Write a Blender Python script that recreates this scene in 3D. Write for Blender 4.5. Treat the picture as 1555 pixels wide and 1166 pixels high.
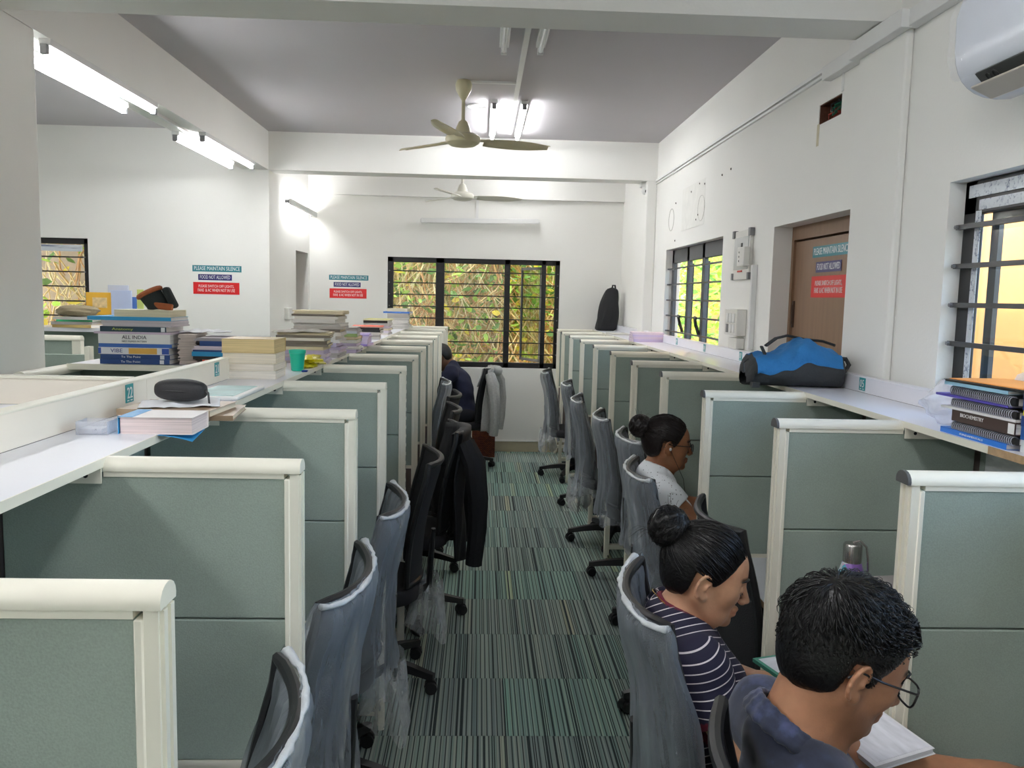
import bpy, math, random
import numpy as np
from mathutils import Vector, Matrix, Euler
PI = math.pi
sc = bpy.context.scene
C = sc.collection
for _o in list(bpy.data.objects):
    bpy.data.objects.remove(_o, do_unlink=True)

# ------------------------------------------------------------------ camera
CAM_Z = 1.7347
FPX = 1258.0
YAW, PITCH, ROLL = 0.04008, 0.1041, 0.02304
def _cam():
    cy, sy = math.cos(YAW), math.sin(YAW); cp, sp = math.cos(PITCH), math.sin(PITCH); cr, sr = math.cos(ROLL), math.sin(ROLL)
    fw = Vector((sy*cp, cy*cp, -sp)); rt = Vector((cy, -sy, 0)); up = rt.cross(fw)
    r2 = cr*rt + sr*up; u2 = -sr*rt + cr*up
    cam = bpy.data.cameras.new('camera'); ob = bpy.data.objects.new('camera', cam); C.objects.link(ob)
    m = Matrix.Identity(4)
    for i in range(3):
        m[i][0] = r2[i]; m[i][1] = u2[i]; m[i][2] = -fw[i]
    m[2][3] = CAM_Z
    ob.matrix_world = m
    cam.sensor_fit = 'HORIZONTAL'; cam.sensor_width = 36.0; cam.lens = FPX/1555.0*36.0
    cam.clip_start = 0.02; cam.clip_end = 200
    sc.camera = ob
_cam()

# ------------------------------------------------------------------ world, sun, exposure
world = bpy.data.worlds.new('sky'); sc.world = world; world.use_nodes = True
_nt = world.node_tree; _nt.nodes.clear()
_sky = _nt.nodes.new('ShaderNodeTexSky'); _sky.sky_type = 'NISHITA'; _sky.sun_disc = False
_sky.sun_elevation = math.radians(55); _sky.sun_rotation = math.radians(-80); _sky.air_density = 1.0; _sky.dust_density = 2.5
_bg = _nt.nodes.new('ShaderNodeBackground'); _bg.inputs['Strength'].default_value = 1.1
_wo = _nt.nodes.new('ShaderNodeOutputWorld')
_nt.links.new(_sky.outputs[0], _bg.inputs['Color']); _nt.links.new(_bg.outputs[0], _wo.inputs['Surface'])
sun = bpy.data.lights.new('sun', 'SUN'); sun.energy = 2.4; sun.angle = math.radians(1.0); sun.color = (1.0, 0.93, 0.8)
sun_ob = bpy.data.objects.new('sun', sun); C.objects.link(sun_ob)
sun_ob.rotation_euler = Vector((0.60, -0.10, -0.79)).to_track_quat('-Z', 'Y').to_euler()
TUBE_EMIT = 31.0      # brightness of the fluorescent tubes
sc.view_settings.view_transform = 'Standard'; sc.view_settings.look = 'None'
sc.view_settings.exposure = 1.12; sc.view_settings.gamma = 1.0; sc.view_settings.use_curve_mapping = False
sc.cycles.max_bounces = 8; sc.cycles.diffuse_bounces = 5; sc.cycles.glossy_bounces = 3
sc.cycles.transparent_max_bounces = 16; sc.cycles.transmission_bounces = 4
sc.cycles.sample_clamp_indirect = 6.0; sc.cycles.caustics_reflective = False; sc.cycles.caustics_refractive = False

# ------------------------------------------------------------------ materials
def s2l(c):
    return tuple(((x/12.92) if x <= 0.04045 else ((x+0.055)/1.055)**2.4) for x in (v/255.0 for v in c))
_MC = {}
def new_mat(name):
    m = bpy.data.materials.new(name); m.use_nodes = True
    nt = m.node_tree; nt.nodes.clear()
    out = nt.nodes.new('ShaderNodeOutputMaterial'); b = nt.nodes.new('ShaderNodeBsdfPrincipled')
    nt.links.new(b.outputs[0], out.inputs['Surface'])
    return m, nt, b, out
def N(nt, t, **kw):
    n = nt.nodes.new(t)
    for k, v in kw.items():
        if k.startswith('i_'):
            n.inputs[k[2:].replace('_', ' ')].default_value = v
        else:
            setattr(n, k, v)
    return n
def mat(name, rgb, rough=0.6, metal=0.0, var=0.06, scale=8.0, bump=0.0, bscale=60.0, stretch=(1, 1, 1), spec=0.5, sheen=0.0, coat=0.0, sss=0.0):
    """plain surface with a little procedural mottling and fine relief"""
    if name in _MC: return _MC[name]
    m, nt, b, out = new_mat(name)
    tc = N(nt, 'ShaderNodeTexCoord'); mp = N(nt, 'ShaderNodeMapping'); mp.inputs['Scale'].default_value = stretch
    nt.links.new(tc.outputs['Object'], mp.inputs['Vector'])
    no = N(nt, 'ShaderNodeTexNoise', i_Scale=scale, i_Detail=4.0)
    nt.links.new(mp.outputs[0], no.inputs['Vector'])
    cr = N(nt, 'ShaderNodeValToRGB'); l = s2l(rgb)
    cr.color_ramp.elements[0].position = 0.25; cr.color_ramp.elements[1].position = 0.75
    cr.color_ramp.elements[0].color = tuple(max(0, x*(1-var)) for x in l)+(1,)
    cr.color_ramp.elements[1].color = tuple(min(1, x*(1+var)) for x in l)+(1,)
    nt.links.new(no.outputs['Fac'], cr.inputs[0]); nt.links.new(cr.outputs[0], b.inputs['Base Color'])
    b.inputs['Roughness'].default_value = rough; b.inputs['Metallic'].default_value = metal
    b.inputs['Specular IOR Level'].default_value = spec
    b.inputs['Sheen Weight'].default_value = sheen; b.inputs['Coat Weight'].default_value = coat
    if sss:
        b.inputs['Subsurface Weight'].default_value = sss; b.inputs['Subsurface Radius'].default_value = (0.02, 0.008, 0.004); b.inputs['Subsurface Scale'].default_value = 0.4
    if bump:
        n2 = N(nt, 'ShaderNodeTexNoise', i_Scale=bscale, i_Detail=3.0)
        nt.links.new(mp.outputs[0], n2.inputs['Vector'])
        bp = N(nt, 'ShaderNodeBump', i_Strength=bump, i_Distance=0.01)
        nt.links.new(n2.outputs['Fac'], bp.inputs['Height']); nt.links.new(bp.outputs[0], b.inputs['Normal'])
    _MC[name] = m
    return m
def mat_emit(name, rgb, strength):
    if name in _MC: return _MC[name]
    m = bpy.data.materials.new(name); m.use_nodes = True; nt = m.node_tree; nt.nodes.clear()
    out = nt.nodes.new('ShaderNodeOutputMaterial'); e = nt.nodes.new('ShaderNodeEmission')
    e.inputs['Color'].default_value = s2l(rgb)+(1,); e.inputs['Strength'].default_value = strength
    nt.links.new(e.outputs[0], out.inputs['Surface']); _MC[name] = m
    return m
def mat_film(name, rgb, alpha, rough=0.25, nscale=9.0, amp=0.35, facing=0.5, stretch=(1, 1, 1)):
    """thin plastic film: partly clear, milky where it folds or is seen edge on"""
    if name in _MC: return _MC[name]
    m, nt, b, out = new_mat(name)
    b.inputs['Base Color'].default_value = s2l(rgb)+(1,); b.inputs['Roughness'].default_value = rough
    tr = N(nt, 'ShaderNodeBsdfTransparent'); mx = N(nt, 'ShaderNodeMixShader')
    tc = N(nt, 'ShaderNodeTexCoord'); mp = N(nt, 'ShaderNodeMapping'); mp.inputs['Scale'].default_value = stretch
    nt.links.new(tc.outputs['Object'], mp.inputs['Vector'])
    no = N(nt, 'ShaderNodeTexNoise', i_Scale=nscale, i_Detail=5.0, i_Roughness=0.65); nt.links.new(mp.outputs[0], no.inputs['Vector'])
    lw = N(nt, 'ShaderNodeLayerWeight', i_Blend=0.35)
    ma = N(nt, 'ShaderNodeMath', operation='MULTIPLY_ADD'); ma.inputs[1].default_value = amp; ma.inputs[2].default_value = alpha-amp*0.5
    nt.links.new(no.outputs['Fac'], ma.inputs[0])
    mb = N(nt, 'ShaderNodeMath', operation='MULTIPLY_ADD', use_clamp=True); mb.inputs[1].default_value = facing
    nt.links.new(lw.outputs['Facing'], mb.inputs[0]); nt.links.new(ma.outputs[0], mb.inputs[2])
    bp = N(nt, 'ShaderNodeBump', i_Strength=0.6, i_Distance=0.01); nt.links.new(no.outputs['Fac'], bp.inputs['Height']); nt.links.new(bp.outputs[0], b.inputs['Normal'])
    nt.links.new(mb.outputs[0], mx.inputs[0]); nt.links.new(tr.outputs[0], mx.inputs[1]); nt.links.new(b.outputs[0], mx.inputs[2])
    nt.links.new(mx.outputs[0], out.inputs['Surface']); _MC[name] = m
    return m
def mat_glass(name, tint=(1, 1, 1), refl=0.08):
    if name in _MC: return _MC[name]
    m = bpy.data.materials.new(name); m.use_nodes = True; nt = m.node_tree; nt.nodes.clear()
    out = nt.nodes.new('ShaderNodeOutputMaterial'); tr = nt.nodes.new('ShaderNodeBsdfTransparent'); gl = nt.nodes.new('ShaderNodeBsdfGlossy')
    tr.inputs['Color'].default_value = tuple(tint)+(1,); gl.inputs['Roughness'].default_value = 0.03
    mx = nt.nodes.new('ShaderNodeMixShader'); mx.inputs[0].default_value = refl
    nt.links.new(tr.outputs[0], mx.inputs[1]); nt.links.new(gl.outputs[0], mx.inputs[2]); nt.links.new(mx.outputs[0], out.inputs['Surface'])
    _MC[name] = m
    return m

# ------------------------------------------------------------------ mesh builder
class MB:
    def __init__(s): s.v = []; s.f = []
    def add(s, vs, fs):
        o = len(s.v); s.v += [tuple(v) for v in vs]; s.f += [tuple(i+o for i in f) for f in fs]; return s
    def box(s, x0, y0, z0, x1, y1, z1):
        x0, x1 = min(x0, x1), max(x0, x1); y0, y1 = min(y0, y1), max(y0, y1); z0, z1 = min(z0, z1), max(z0, z1)
        return s.add([(x0,y0,z0),(x1,y0,z0),(x1,y1,z0),(x0,y1,z0),(x0,y0,z1),(x1,y0,z1),(x1,y1,z1),(x0,y1,z1)],
                     [(0,3,2,1),(4,5,6,7),(0,1,5,4),(1,2,6,5),(2,3,7,6),(3,0,4,7)])
    def obox(s, c, size, rot=(0, 0, 0)):
        R = Euler(rot).to_matrix(); c = Vector(c); hx, hy, hz = (k/2 for k in size)
        vs = [c+R@Vector((a*hx, b*hy, d*hz)) for a, b, d in ((-1,-1,-1),(1,-1,-1),(1,1,-1),(-1,1,-1),(-1,-1,1),(1,-1,1),(1,1,1),(-1,1,1))]
        return s.add(vs, [(0,3,2,1),(4,5,6,7),(0,1,5,4),(1,2,6,5),(2,3,7,6),(3,0,4,7)])
    def tube(s, pts, r, n=8, cap=True, flat=None):
        pts = [Vector(p) for p in pts]; k = len(pts); rr = r if isinstance(r, (list, tuple)) else [r]*k
        o = len(s.v); prev = None
        for i, p in enumerate(pts):
            t = (pts[min(i+1, k-1)]-pts[max(i-1, 0)])
            t = t.normalized() if t.length > 1e-9 else Vector((0, 0, 1))
            if prev is None:
                a = Vector((0, 0, 1)) if abs(t.z) < 0.9 else Vector((1, 0, 0)); u = t.cross(a).normalized()
            else:
                u = prev-t*prev.dot(t); u = u.normalized() if u.length > 1e-6 else t.orthogonal().normalized()
            prev = u; w = t.cross(u)
            for j in range(n):
                an = 2*PI*j/n; q = flat or 1.0
                s.v.append(tuple(p+u*(math.cos(an)*rr[i])+w*(math.sin(an)*rr[i]*q)))
        for i in range(k-1):
            for j in range(n):
                a = o+i*n+j; b = o+i*n+(j+1) % n
                s.f.append((a, b, b+n, a+n))
        if cap:
            s.f.append(tuple(o+j for j in range(n))[::-1]); s.f.append(tuple(o+(k-1)*n+j for j in range(n)))
        return s
    def cyl(s, p0, p1, r0, r1=None, n=16):
        return s.tube([p0, p1], [r0, r0 if r1 is None else r1], n)
    def lathe(s, prof, n=24, c=(0, 0, 0), sx=1.0, sy=1.0):
        o = len(s.v)
        for r, z in prof:
            for j in range(n):
                a = 2*PI*j/n; s.v.append((c[0]+r*sx*math.cos(a), c[1]+r*sy*math.sin(a), c[2]+z))
        for i in range(len(prof)-1):
            for j in range(n):
                a = o+i*n+j; b = o+i*n+(j+1) % n; s.f.append((a, b, b+n, a+n))
        s.f.append(tuple(o+j for j in range(n))[::-1]); s.f.append(tuple(o+(len(prof)-1)*n+j for j in range(n)))
        return s
    def prism(s, poly, axis, a, b):
        def P(u, v, w): return (w, u, v) if axis == 'x' else ((u, w, v) if axis == 'y' else (u, v, w))
        n = len(poly); vs = [P(u, v, a) for u, v in poly]+[P(u, v, b) for u, v in poly]
        return s.add(vs, [tuple(range(n))[::-1], tuple(range(n, 2*n))]+[(i, (i+1) % n, n+(i+1) % n, n+i) for i in range(n)])
    def grid(s, fn, nu, nv, close_u=False):
        o = len(s.v)
        for j in range(nv+1):
            for i in range(nu+(0 if close_u else 1)):
                s.v.append(tuple(fn(i/nu, j/nv)))
        w = nu if close_u else nu+1
        for j in range(nv):
            for i in range(nu):
                i2 = (i+1) % w if close_u else i+1
                s.f.append((o+j*w+i, o+j*w+i2, o+(j+1)*w+i2, o+(j+1)*w+i))
        return s
    def mesh(s, name, m, smooth=False, angle=35):
        me = bpy.data.meshes.new(name); me.from_pydata(s.v, [], s.f)
        if m: me.materials.append(m)
        fix_normals(me)
        if smooth:
            me.polygons.foreach_set('use_smooth', [True]*len(me.polygons))
            if angle < 180: me.set_sharp_from_angle(angle=math.radians(angle))
        me.update()
        return me
    def build(s, name, m, parent=None, smooth=False, bevel=0, seg=2, loc=None, rot=None, angle=35, subd=0):
        o = bpy.data.objects.new(name, s.mesh(name, m, smooth or bevel > 0, angle)); C.objects.link(o)
        if parent: o.parent = parent
        if loc: o.location = loc
        if rot: o.rotation_euler = rot
        if bevel:
            b = o.modifiers.new('bevel', 'BEVEL'); b.width = bevel; b.segments = seg; b.limit_method = 'ANGLE'; b.angle_limit = math.radians(40)
        if subd:
            b = o.modifiers.new('subd', 'SUBSURF'); b.levels = subd; b.render_levels = subd
        return o
import bmesh
def fix_normals(me):
    bm = bmesh.new(); bm.from_mesh(me); bmesh.ops.recalc_face_normals(bm, faces=bm.faces); bm.to_mesh(me); bm.free()
def link(name, me, parent=None, loc=None, rot=None):
    o = bpy.data.objects.new(name, me); C.objects.link(o)
    if parent: o.parent = parent
    if loc is not None: o.location = loc
    if rot is not None: o.rotation_euler = rot
    return o
def tag(o, label=None, cat=None, group=None, kind=None):
    if label: o['label'] = label
    if cat: o['category'] = cat
    if group: o['group'] = group
    if kind: o['kind'] = kind
    return o
def thing(name, label, cat, loc=(0, 0, 0), rotz=0.0, group=None):
    o = bpy.data.objects.new(name, None); C.objects.link(o); o.empty_display_size = 0.05
    o.location = loc; o.rotation_euler = (0, 0, rotz)
    return tag(o, label, cat, group)
def struct(o):
    o['kind'] = 'structure'; return o
def copy_tree(o, parent=None):
    c = o.copy(); C.objects.link(c); c.parent = parent
    for ch in o.children: copy_tree(ch, c)
    return c
ORD = ['zeroth', 'first', 'second', 'third', 'fourth', 'fifth', 'sixth', 'seventh', 'eighth', 'ninth', 'tenth', 'eleventh', 'twelfth', 'thirteenth', 'fourteenth', 'fifteenth']
def text(s, m, parent, size, loc, rot, fit=None, bold=0.0, align='CENTER'):
    """lettering that stands a hair proud of its sticker; fit=(w,h) stretches it to a size"""
    cu = bpy.data.curves.new('lettering', 'FONT'); cu.body = s; cu.size = size; cu.align_x = align; cu.align_y = 'CENTER'; cu.extrude = 0.0004; cu.offset = bold
    cu.resolution_u = 2; cu.materials.append(m)
    o = bpy.data.objects.new('lettering', cu); C.objects.link(o)
    if fit:
        bpy.context.view_layer.update(); d = o.dimensions
        o.scale = (fit[0]/max(d.x, 1e-6), fit[1]/max(d.y, 1e-6), 1)
    bpy.context.view_layer.update()
    me = bpy.data.meshes.new_from_object(o.evaluated_get(bpy.context.evaluated_depsgraph_get())); scl = tuple(o.scale)
    bpy.data.objects.remove(o, do_unlink=True); bpy.data.curves.remove(cu)
    me.transform(Matrix.Diagonal((scl[0], scl[1], 1, 1))); me.name = 'lettering'
    return link('lettering', me, parent, loc, rot)

# ================================================================== THE ROOM
WHITE = mat('wall_paint', (241, 240, 235), 0.75, var=0.015, scale=2.0, bump=0.06, bscale=90)
CEILP = mat('shaded_ceiling_paint', (194, 190, 193), 0.8, var=0.02, scale=1.5, bump=0.05, bscale=70)  # grey darkened mostly to stand in for weaker light on the ceiling
CREAM = mat('cream_aluminium', (240, 236, 220), 0.38, var=0.02, scale=5)
BLACKF = mat('black_window_frame', (26, 26, 28), 0.4, var=0.1)
GREYF = mat('grey_window_frame', (74, 76, 80), 0.45, var=0.06)
GLASS = mat_glass('window_glass', (0.97, 0.98, 0.97), 0.05)
PLW = mat('white_plastic', (232, 232, 230), 0.4, var=0.02)
PLG = mat('grey_plastic', (120, 120, 122), 0.5)
BLK = mat('black_plastic', (24, 24, 25), 0.45, var=0.12)
CEIL = 3.13; BEAM = 2.80
XR_W = 1.56; YF = 9.25; XL_W = -5.2; YB = -3.2

def wall_mesh(axis, plane0, plane1, a0, a1, z0, z1, holes):
    """wall slab between plane0 and plane1 with rectangular holes (a0,a1,z0,z1)"""
    b = MB(); cuts = sorted({a0, a1}|{h[0] for h in holes}|{h[1] for h in holes})
    for p, q in zip(cuts, cuts[1:]):
        if q-p < 1e-6: continue
        hs = sorted((h[2], h[3]) for h in holes if h[0] <= p+1e-6 and h[1] >= q-1e-6); z = z0
        for h0, h1 in hs+[(z1, z1)]:
            if h0-z > 1e-6:
                if axis == 'x': b.box(plane0, p, z, plane1, q, h0)
                else: b.box(p, plane0, z, q, plane1, h0)
            z = h1
    return b

# floor and carpet tiles -------------------------------------------------------
def carpet_mat():
    m, nt, b, out = new_mat('striped_carpet')
    tc = N(nt, 'ShaderNodeTexCoord'); oi = N(nt, 'ShaderNodeObjectInfo'); sp = N(nt, 'ShaderNodeSeparateXYZ')
    nt.links.new(tc.outputs['Object'], sp.inputs[0])
    off = N(nt, 'ShaderNodeMath', operation='MULTIPLY'); off.inputs[1].default_value = 37.0; nt.links.new(oi.outputs['Random'], off.inputs[0])
    ad = N(nt, 'ShaderNodeMath', operation='ADD'); nt.links.new(sp.outputs[0], ad.inputs[0]); nt.links.new(off.outputs[0], ad.inputs[1])
    def cell(freq):
        mu = N(nt, 'ShaderNodeMath', operation='MULTIPLY'); mu.inputs[1].default_value = freq; nt.links.new(ad.outputs[0], mu.inputs[0])
        fl = N(nt, 'ShaderNodeMath', operation='FLOOR'); nt.links.new(mu.outputs[0], fl.inputs[0]); return fl
    def white(fl):
        wn = N(nt, 'ShaderNodeTexWhiteNoise', noise_dimensions='1D'); nt.links.new(fl.outputs[0], wn.inputs['W']); return wn
    c1 = cell(240.0); w1 = white(c1); c2 = cell(27.0); w2 = white(c2)
    cr = N(nt, 'ShaderNodeValToRGB'); cr.color_ramp.interpolation = 'CONSTANT'
    el = cr.color_ramp.elements; cols = [(147, 165, 157), (167, 187, 177), (130, 147, 142), (197, 210, 197), (140, 172, 160), (160, 172, 167), (185, 195, 180), (125, 152, 147)]
    el[0].position = 0; el[0].color = s2l(cols[0])+(1,); el[1].position = 0.125; el[1].color = s2l(cols[1])+(1,)
    for i, c in enumerate(cols[2:]):
        e = el.new(0.25+0.125*i); e.color = s2l(c)+(1,)
    nt.links.new(w1.outputs['Value'], cr.inputs[0])
    cr2 = N(nt, 'ShaderNodeValToRGB'); e2 = cr2.color_ramp.elements
    e2[0].position = 0.0; e2[0].color = s2l((130, 147, 147))+(1,); e2[1].position = 1.0; e2[1].color = s2l((152, 190, 175))+(1,)
    x = e2.new(0.94); x.color = s2l((160, 172, 160))+(1,); x = e2.new(0.965); x.color = s2l((220, 205, 150))+(1,); x = e2.new(0.98); x.color = s2l((155, 175, 165))+(1,)
    nt.links.new(w2.outputs['Value'], cr2.inputs[0])
    m0 = N(nt, 'ShaderNodeMix', data_type='RGBA'); m0.inputs[0].default_value = 0.45
    nt.links.new(cr.outputs[0], m0.inputs[6]); nt.links.new(cr2.outputs[0], m0.inputs[7])
    # a thin dark line about every two centimetres, now and then a double one
    md = N(nt, 'ShaderNodeMath', operation='FLOORED_MODULO'); md.inputs[1].default_value = 5.0; nt.links.new(c1.outputs[0], md.inputs[0])
    lt = N(nt, 'ShaderNodeMath', operation='LESS_THAN'); lt.inputs[1].default_value = 0.5; nt.links.new(md.outputs[0], lt.inputs[0])
    gt = N(nt, 'ShaderNodeMath', operation='GREATER_THAN'); gt.inputs[1].default_value = 0.90; nt.links.new(w1.outputs['Value'], gt.inputs[0])
    mxd = N(nt, 'ShaderNodeMath', operation='MAXIMUM'); nt.links.new(lt.outputs[0], mxd.inputs[0]); nt.links.new(gt.outputs[0], mxd.inputs[1])
    mx = N(nt, 'ShaderNodeMix', data_type='RGBA'); nt.links.new(mxd.outputs[0], mx.inputs[0]); nt.links.new(m0.outputs[2], mx.inputs[6]); mx.inputs[7].default_value = s2l((44, 56, 56))+(1,)
    # each tile leans to its own tone
    tone = N(nt, 'ShaderNodeValToRGB'); te = tone.color_ramp.elements
    te[0].color = (0.86, 0.88, 0.90, 1); te[1].color = (0.90, 1.12, 1.06, 1); q = te.new(0.5); q.color = (1.0, 1.0, 0.98, 1)
    nt.links.new(oi.outputs['Random'], tone.inputs[0])
    mu = N(nt, 'ShaderNodeMix', data_type='RGBA', blend_type='MULTIPLY'); mu.inputs[0].default_value = 1.0
    nt.links.new(mx.outputs[2], mu.inputs[6]); nt.links.new(tone.outputs[0], mu.inputs[7])
    no = N(nt, 'ShaderNodeTexNoise', i_Scale=420.0, i_Detail=2.0); nt.links.new(tc.outputs['Object'], no.inputs['Vector'])
    bp = N(nt, 'ShaderNodeBump', i_Strength=0.5, i_Distance=0.004); nt.links.new(no.outputs['Fac'], bp.inputs['Height']); nt.links.new(bp.outputs[0], b.inputs['Normal'])
    nt.links.new(mu.outputs[2], b.inputs['Base Color']); b.inputs['Roughness'].default_value = 0.95; b.inputs['Specular IOR Level'].default_value = 0.15
    b.inputs['Sheen Weight'].default_value = 0.15
    return m
CARPET = carpet_mat()
floor = struct(MB().box(XL_W-0.2, YB, -0.2, 2.6, YF+0.2, -0.012).build('floor', mat('screed', (70, 72, 72), 0.9)))
rnd = random.Random(4)
_t = MB().box(-0.249, -0.249, -0.012, 0.249, 0.249, 0.0).mesh('carpet_tile', CARPET)
for r in range(-2, 18):
    y = 3.13-0.25+0.5*(r-5)+0.0
    if y > YF-0.2: continue
    off = rnd.choice((0, 0.25, 0.12, 0.37))
    for k in range(-3, 5):
        x = k*0.5+off-0.12
        if abs(x-0.25) > 1.35: continue
        link('carpet_tile', _t, floor, (x, y, 0.0))
_rest = MB()
_rest.box(XL_W, YB, -0.012, -1.45, YF-0.0, -0.001).box(1.85, YB, -0.012, 1.56+0.9, YF, -0.001).box(-1.45, YB, -0.012, 1.85, -0.9, -0.001).box(-1.45, 9.12, -0.012, 1.85, YF, -0.001)
_rest.build('carpet_field', CARPET, floor)

# ceiling, beams, column ------------------------------------------------------
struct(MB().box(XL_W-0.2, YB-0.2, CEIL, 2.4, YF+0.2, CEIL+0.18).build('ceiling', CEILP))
struct(MB().box(-2.11, YB, BEAM, -1.88, 7.51, CEIL).build('ceiling_beam', WHITE))
struct(MB().box(-1.88, 3.19, BEAM, XR_W, 3.42, CEIL).build('ceiling_beam', WHITE))
struct(MB().box(-1.88, 7.50, BEAM, XR_W, 7.73, CEIL).build('ceiling_beam', WHITE))
struct(MB().box(-1.88, 9.18, 2.80, XR_W, YF, CEIL).build('ceiling_beam', WHITE))
struct(MB().box(XL_W, 3.19, BEAM, -2.11, 3.42, CEIL).build('ceiling_beam', WHITE))
struct(MB().box(-2.11, 3.19, 0, -1.88, 3.66, BEAM).build('column', WHITE, bevel=0.006))

# walls ----------------------------------------------------------------------
WA = (5.37, 7.02, 0.95, 2.16); WB = (0.70, 2.765, 0.95, 2.15); DR = (3.46, 4.43, 0.0, 2.14)
wall_r = struct(wall_mesh('x', XR_W, XR_W+0.125, YB, YF+0.2, 0, CEIL, [WA, WB, DR, (3.67, 3.915, 2.565, 2.655)]).build('wall_right', WHITE))
WF = (-1.03, 0.876, 0.945, 2.15)
wall_f = struct(wall_mesh('y', YF, YF+0.2, -1.88, XR_W, 0, CEIL, [WF]).build('wall_far', WHITE))
WL = (-4.7, -3.46, 0.95, 2.165)
wall_l2 = struct(wall_mesh('y', 7.51, 7.71, XL_W-0.2, -2.08, 0, CEIL, [WL]).build('wall_left_bay', WHITE))
wall_rt = struct(wall_mesh('x', -2.08, -1.88, 7.51, YF+0.2, 0, CEIL, [(8.57, 9.17, 0, 2.16)]).build('wall_return', WHITE))
struct(MB().box(XL_W-0.2, YB, 0, XL_W, 7.51, CEIL).build('wall_left', WHITE))
struct(MB().box(XL_W-0.2, YB-0.2, 0, XR_W+0.22, YB, CEIL).build('wall_back', WHITE))
struct(MB().box(XR_W-0.03, 3.07, 0, XR_W, 3.455, BEAM).build('trim_1', WHITE, bevel=0.008))
struct(MB().box(XR_W-0.09, 7.50, 0, XR_W, 7.73, BEAM).build('trim_2', WHITE, bevel=0.008))
struct(MB().box(-1.88, YF-0.012, 0, XR_W, YF, 0.115).build('baseboard_far', mat('tan_skirting', (176, 166, 142), 0.4)))
struct(MB().box(-1.88, YF-0.016, 0.115, XR_W, YF, 0.13).build('trim_3', WHITE))

# wall scars on the right wall: the broken-out socket, screw holes ------------
hole = thing('wall_cavity', 'broken open cavity with loose wires high on the right wall', 'wall hole', (XR_W, 3.79, 2.61))
MB().box(0.07, -0.1245, -0.0445, 0.09, 0.1245, 0.0445).box(0.004, -0.1245, -0.0445, 0.07, -0.1195, 0.0445).box(0.004, 0.1195, -0.0445, 0.07, 0.1245, 0.0445).box(0.004, -0.1195, -0.0445, 0.07, 0.1195, -0.0405).box(0.004, -0.1195, 0.0405, 0.07, 0.1195, 0.0445).build('brick_back', mat('raw_brick', (96, 58, 42), 0.9, var=0.3, scale=30, bump=0.5), hole)
for i, (c, dy, dz) in enumerate((((30, 96, 74), -0.07, 0.01), ((30, 96, 74), -0.05, 0.0), ((150, 40, 34), -0.01, -0.02), ((40, 40, 44), -0.03, 0.02))):
    p = [(0.06, dy, dz+0.03), (0.0, dy+0.02, dz), (0.01, dy+0.045, dz-0.025), (0.05, dy+0.03, dz+0.012), (0.02, dy-0.005, dz+0.02), (0.06, dy-0.02, dz-0.01)]
    MB().tube(p, 0.004, 6).build('wire', mat('wire%d' % i, c, 0.5), hole, smooth=True)
MB().tube([(-0.002, -0.127, 0.05), (-0.002, -0.127, 0.13)], 0.007, 6).build('conduit_stub', PLW, hole)
for i, (y, z) in enumerate(((5.46, 2.56), (5.27, 2.57), (5.88, 2.56), (6.02, 2.58), (6.25, 2.55), (6.74, 2.52), (6.03, 2.36), (6.08, 2.33), (6.72, 2.22))):
    MB().cyl((0, 0, 0), (-0.004, 0, 0), 0.008, 0.006, 8).build('screw_plug', mat('dark_plug', (58, 50, 44), 0.8), wall_r, loc=(XR_W, y, z))
for y, z in ((6.88, 2.40), (5.95, 2.40)):
    pts = [(XR_W-0.0005, y+0.09*math.cos(a), z+0.09*math.sin(a)) for a in [k*PI/9 for k in range(19)]]
    MB().tube(pts, 0.0022, 4).build('plaster_ring', mat('grey_plaster', (186, 184, 176), 0.9), wall_r)
MB().box(XR_W-0.0012, 5.86, 2.28, XR_W, 6.52, 2.60).build('plaster_patch', mat('plaster_patch', (236, 235, 229), 0.9, var=0.04, scale=14), wall_r)
MB().box(XR_W-0.0015, 3.90, 2.47, XR_W, 3.925, 2.57).build('rust_streak', mat('rust_streak', (206, 198, 172), 0.9, var=0.12, scale=30), wall_r)

# conduit and trunking along the right wall -----------------------------------
o = MB().box(XR_W-0.018, 3.80, 2.790, XR_W, 7.50, 2.808).box(XR_W-0.014, 3.80, 2.768, XR_W, 7.50, 2.780).build('cable_conduit', PLW)
tag(o, 'thin twin white cable conduit running high along the right wall', 'conduit')
tr = thing('cable_trunking', 'wide white cable trunking on right wall below the front beam', 'trunking', (XR_W, 2.0, 2.76))
MB().box(-0.045, 1.455, -0.025, 0, 1.80, 0.035).build('trunking_run', PLW, tr, bevel=0.003)
MB().box(-0.075, 1.03, -0.03, -0.031, 1.455, 0.035).build('trunking_run', PLW, tr, bevel=0.003)
MB().box(-0.045, -3.0, -0.025, 0, 1.06, 0.035).build('trunking_run', PLW, tr, bevel=0.003)

# windows --------------------------------------------------------------------
def bars(parent, m, axis, plane, a0, a1, zs, r=0.006):
    for z in zs:
        b = MB()
        if axis == 'y':
            b.box(a0, plane-r, z-r, a1, plane+r, z+r)
        else:
            b.box(plane-r, a0, z-r, plane+r, a1, z+r)
        b.build('grille_bar', m, parent)
        for a in (a0+0.012, a1-0.012):
            q = MB()
            if axis == 'y': q.cyl((a, plane-0.018, z), (a, plane, z), 0.007, 0.007, 6)
            else: q.cyl((plane-0.018, a, z), (plane, a, z), 0.007, 0.007, 6)
            q.build('bar_bolt', PLG, parent)
ZB = [2.0-0.1285*k for k in range(8)]
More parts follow.
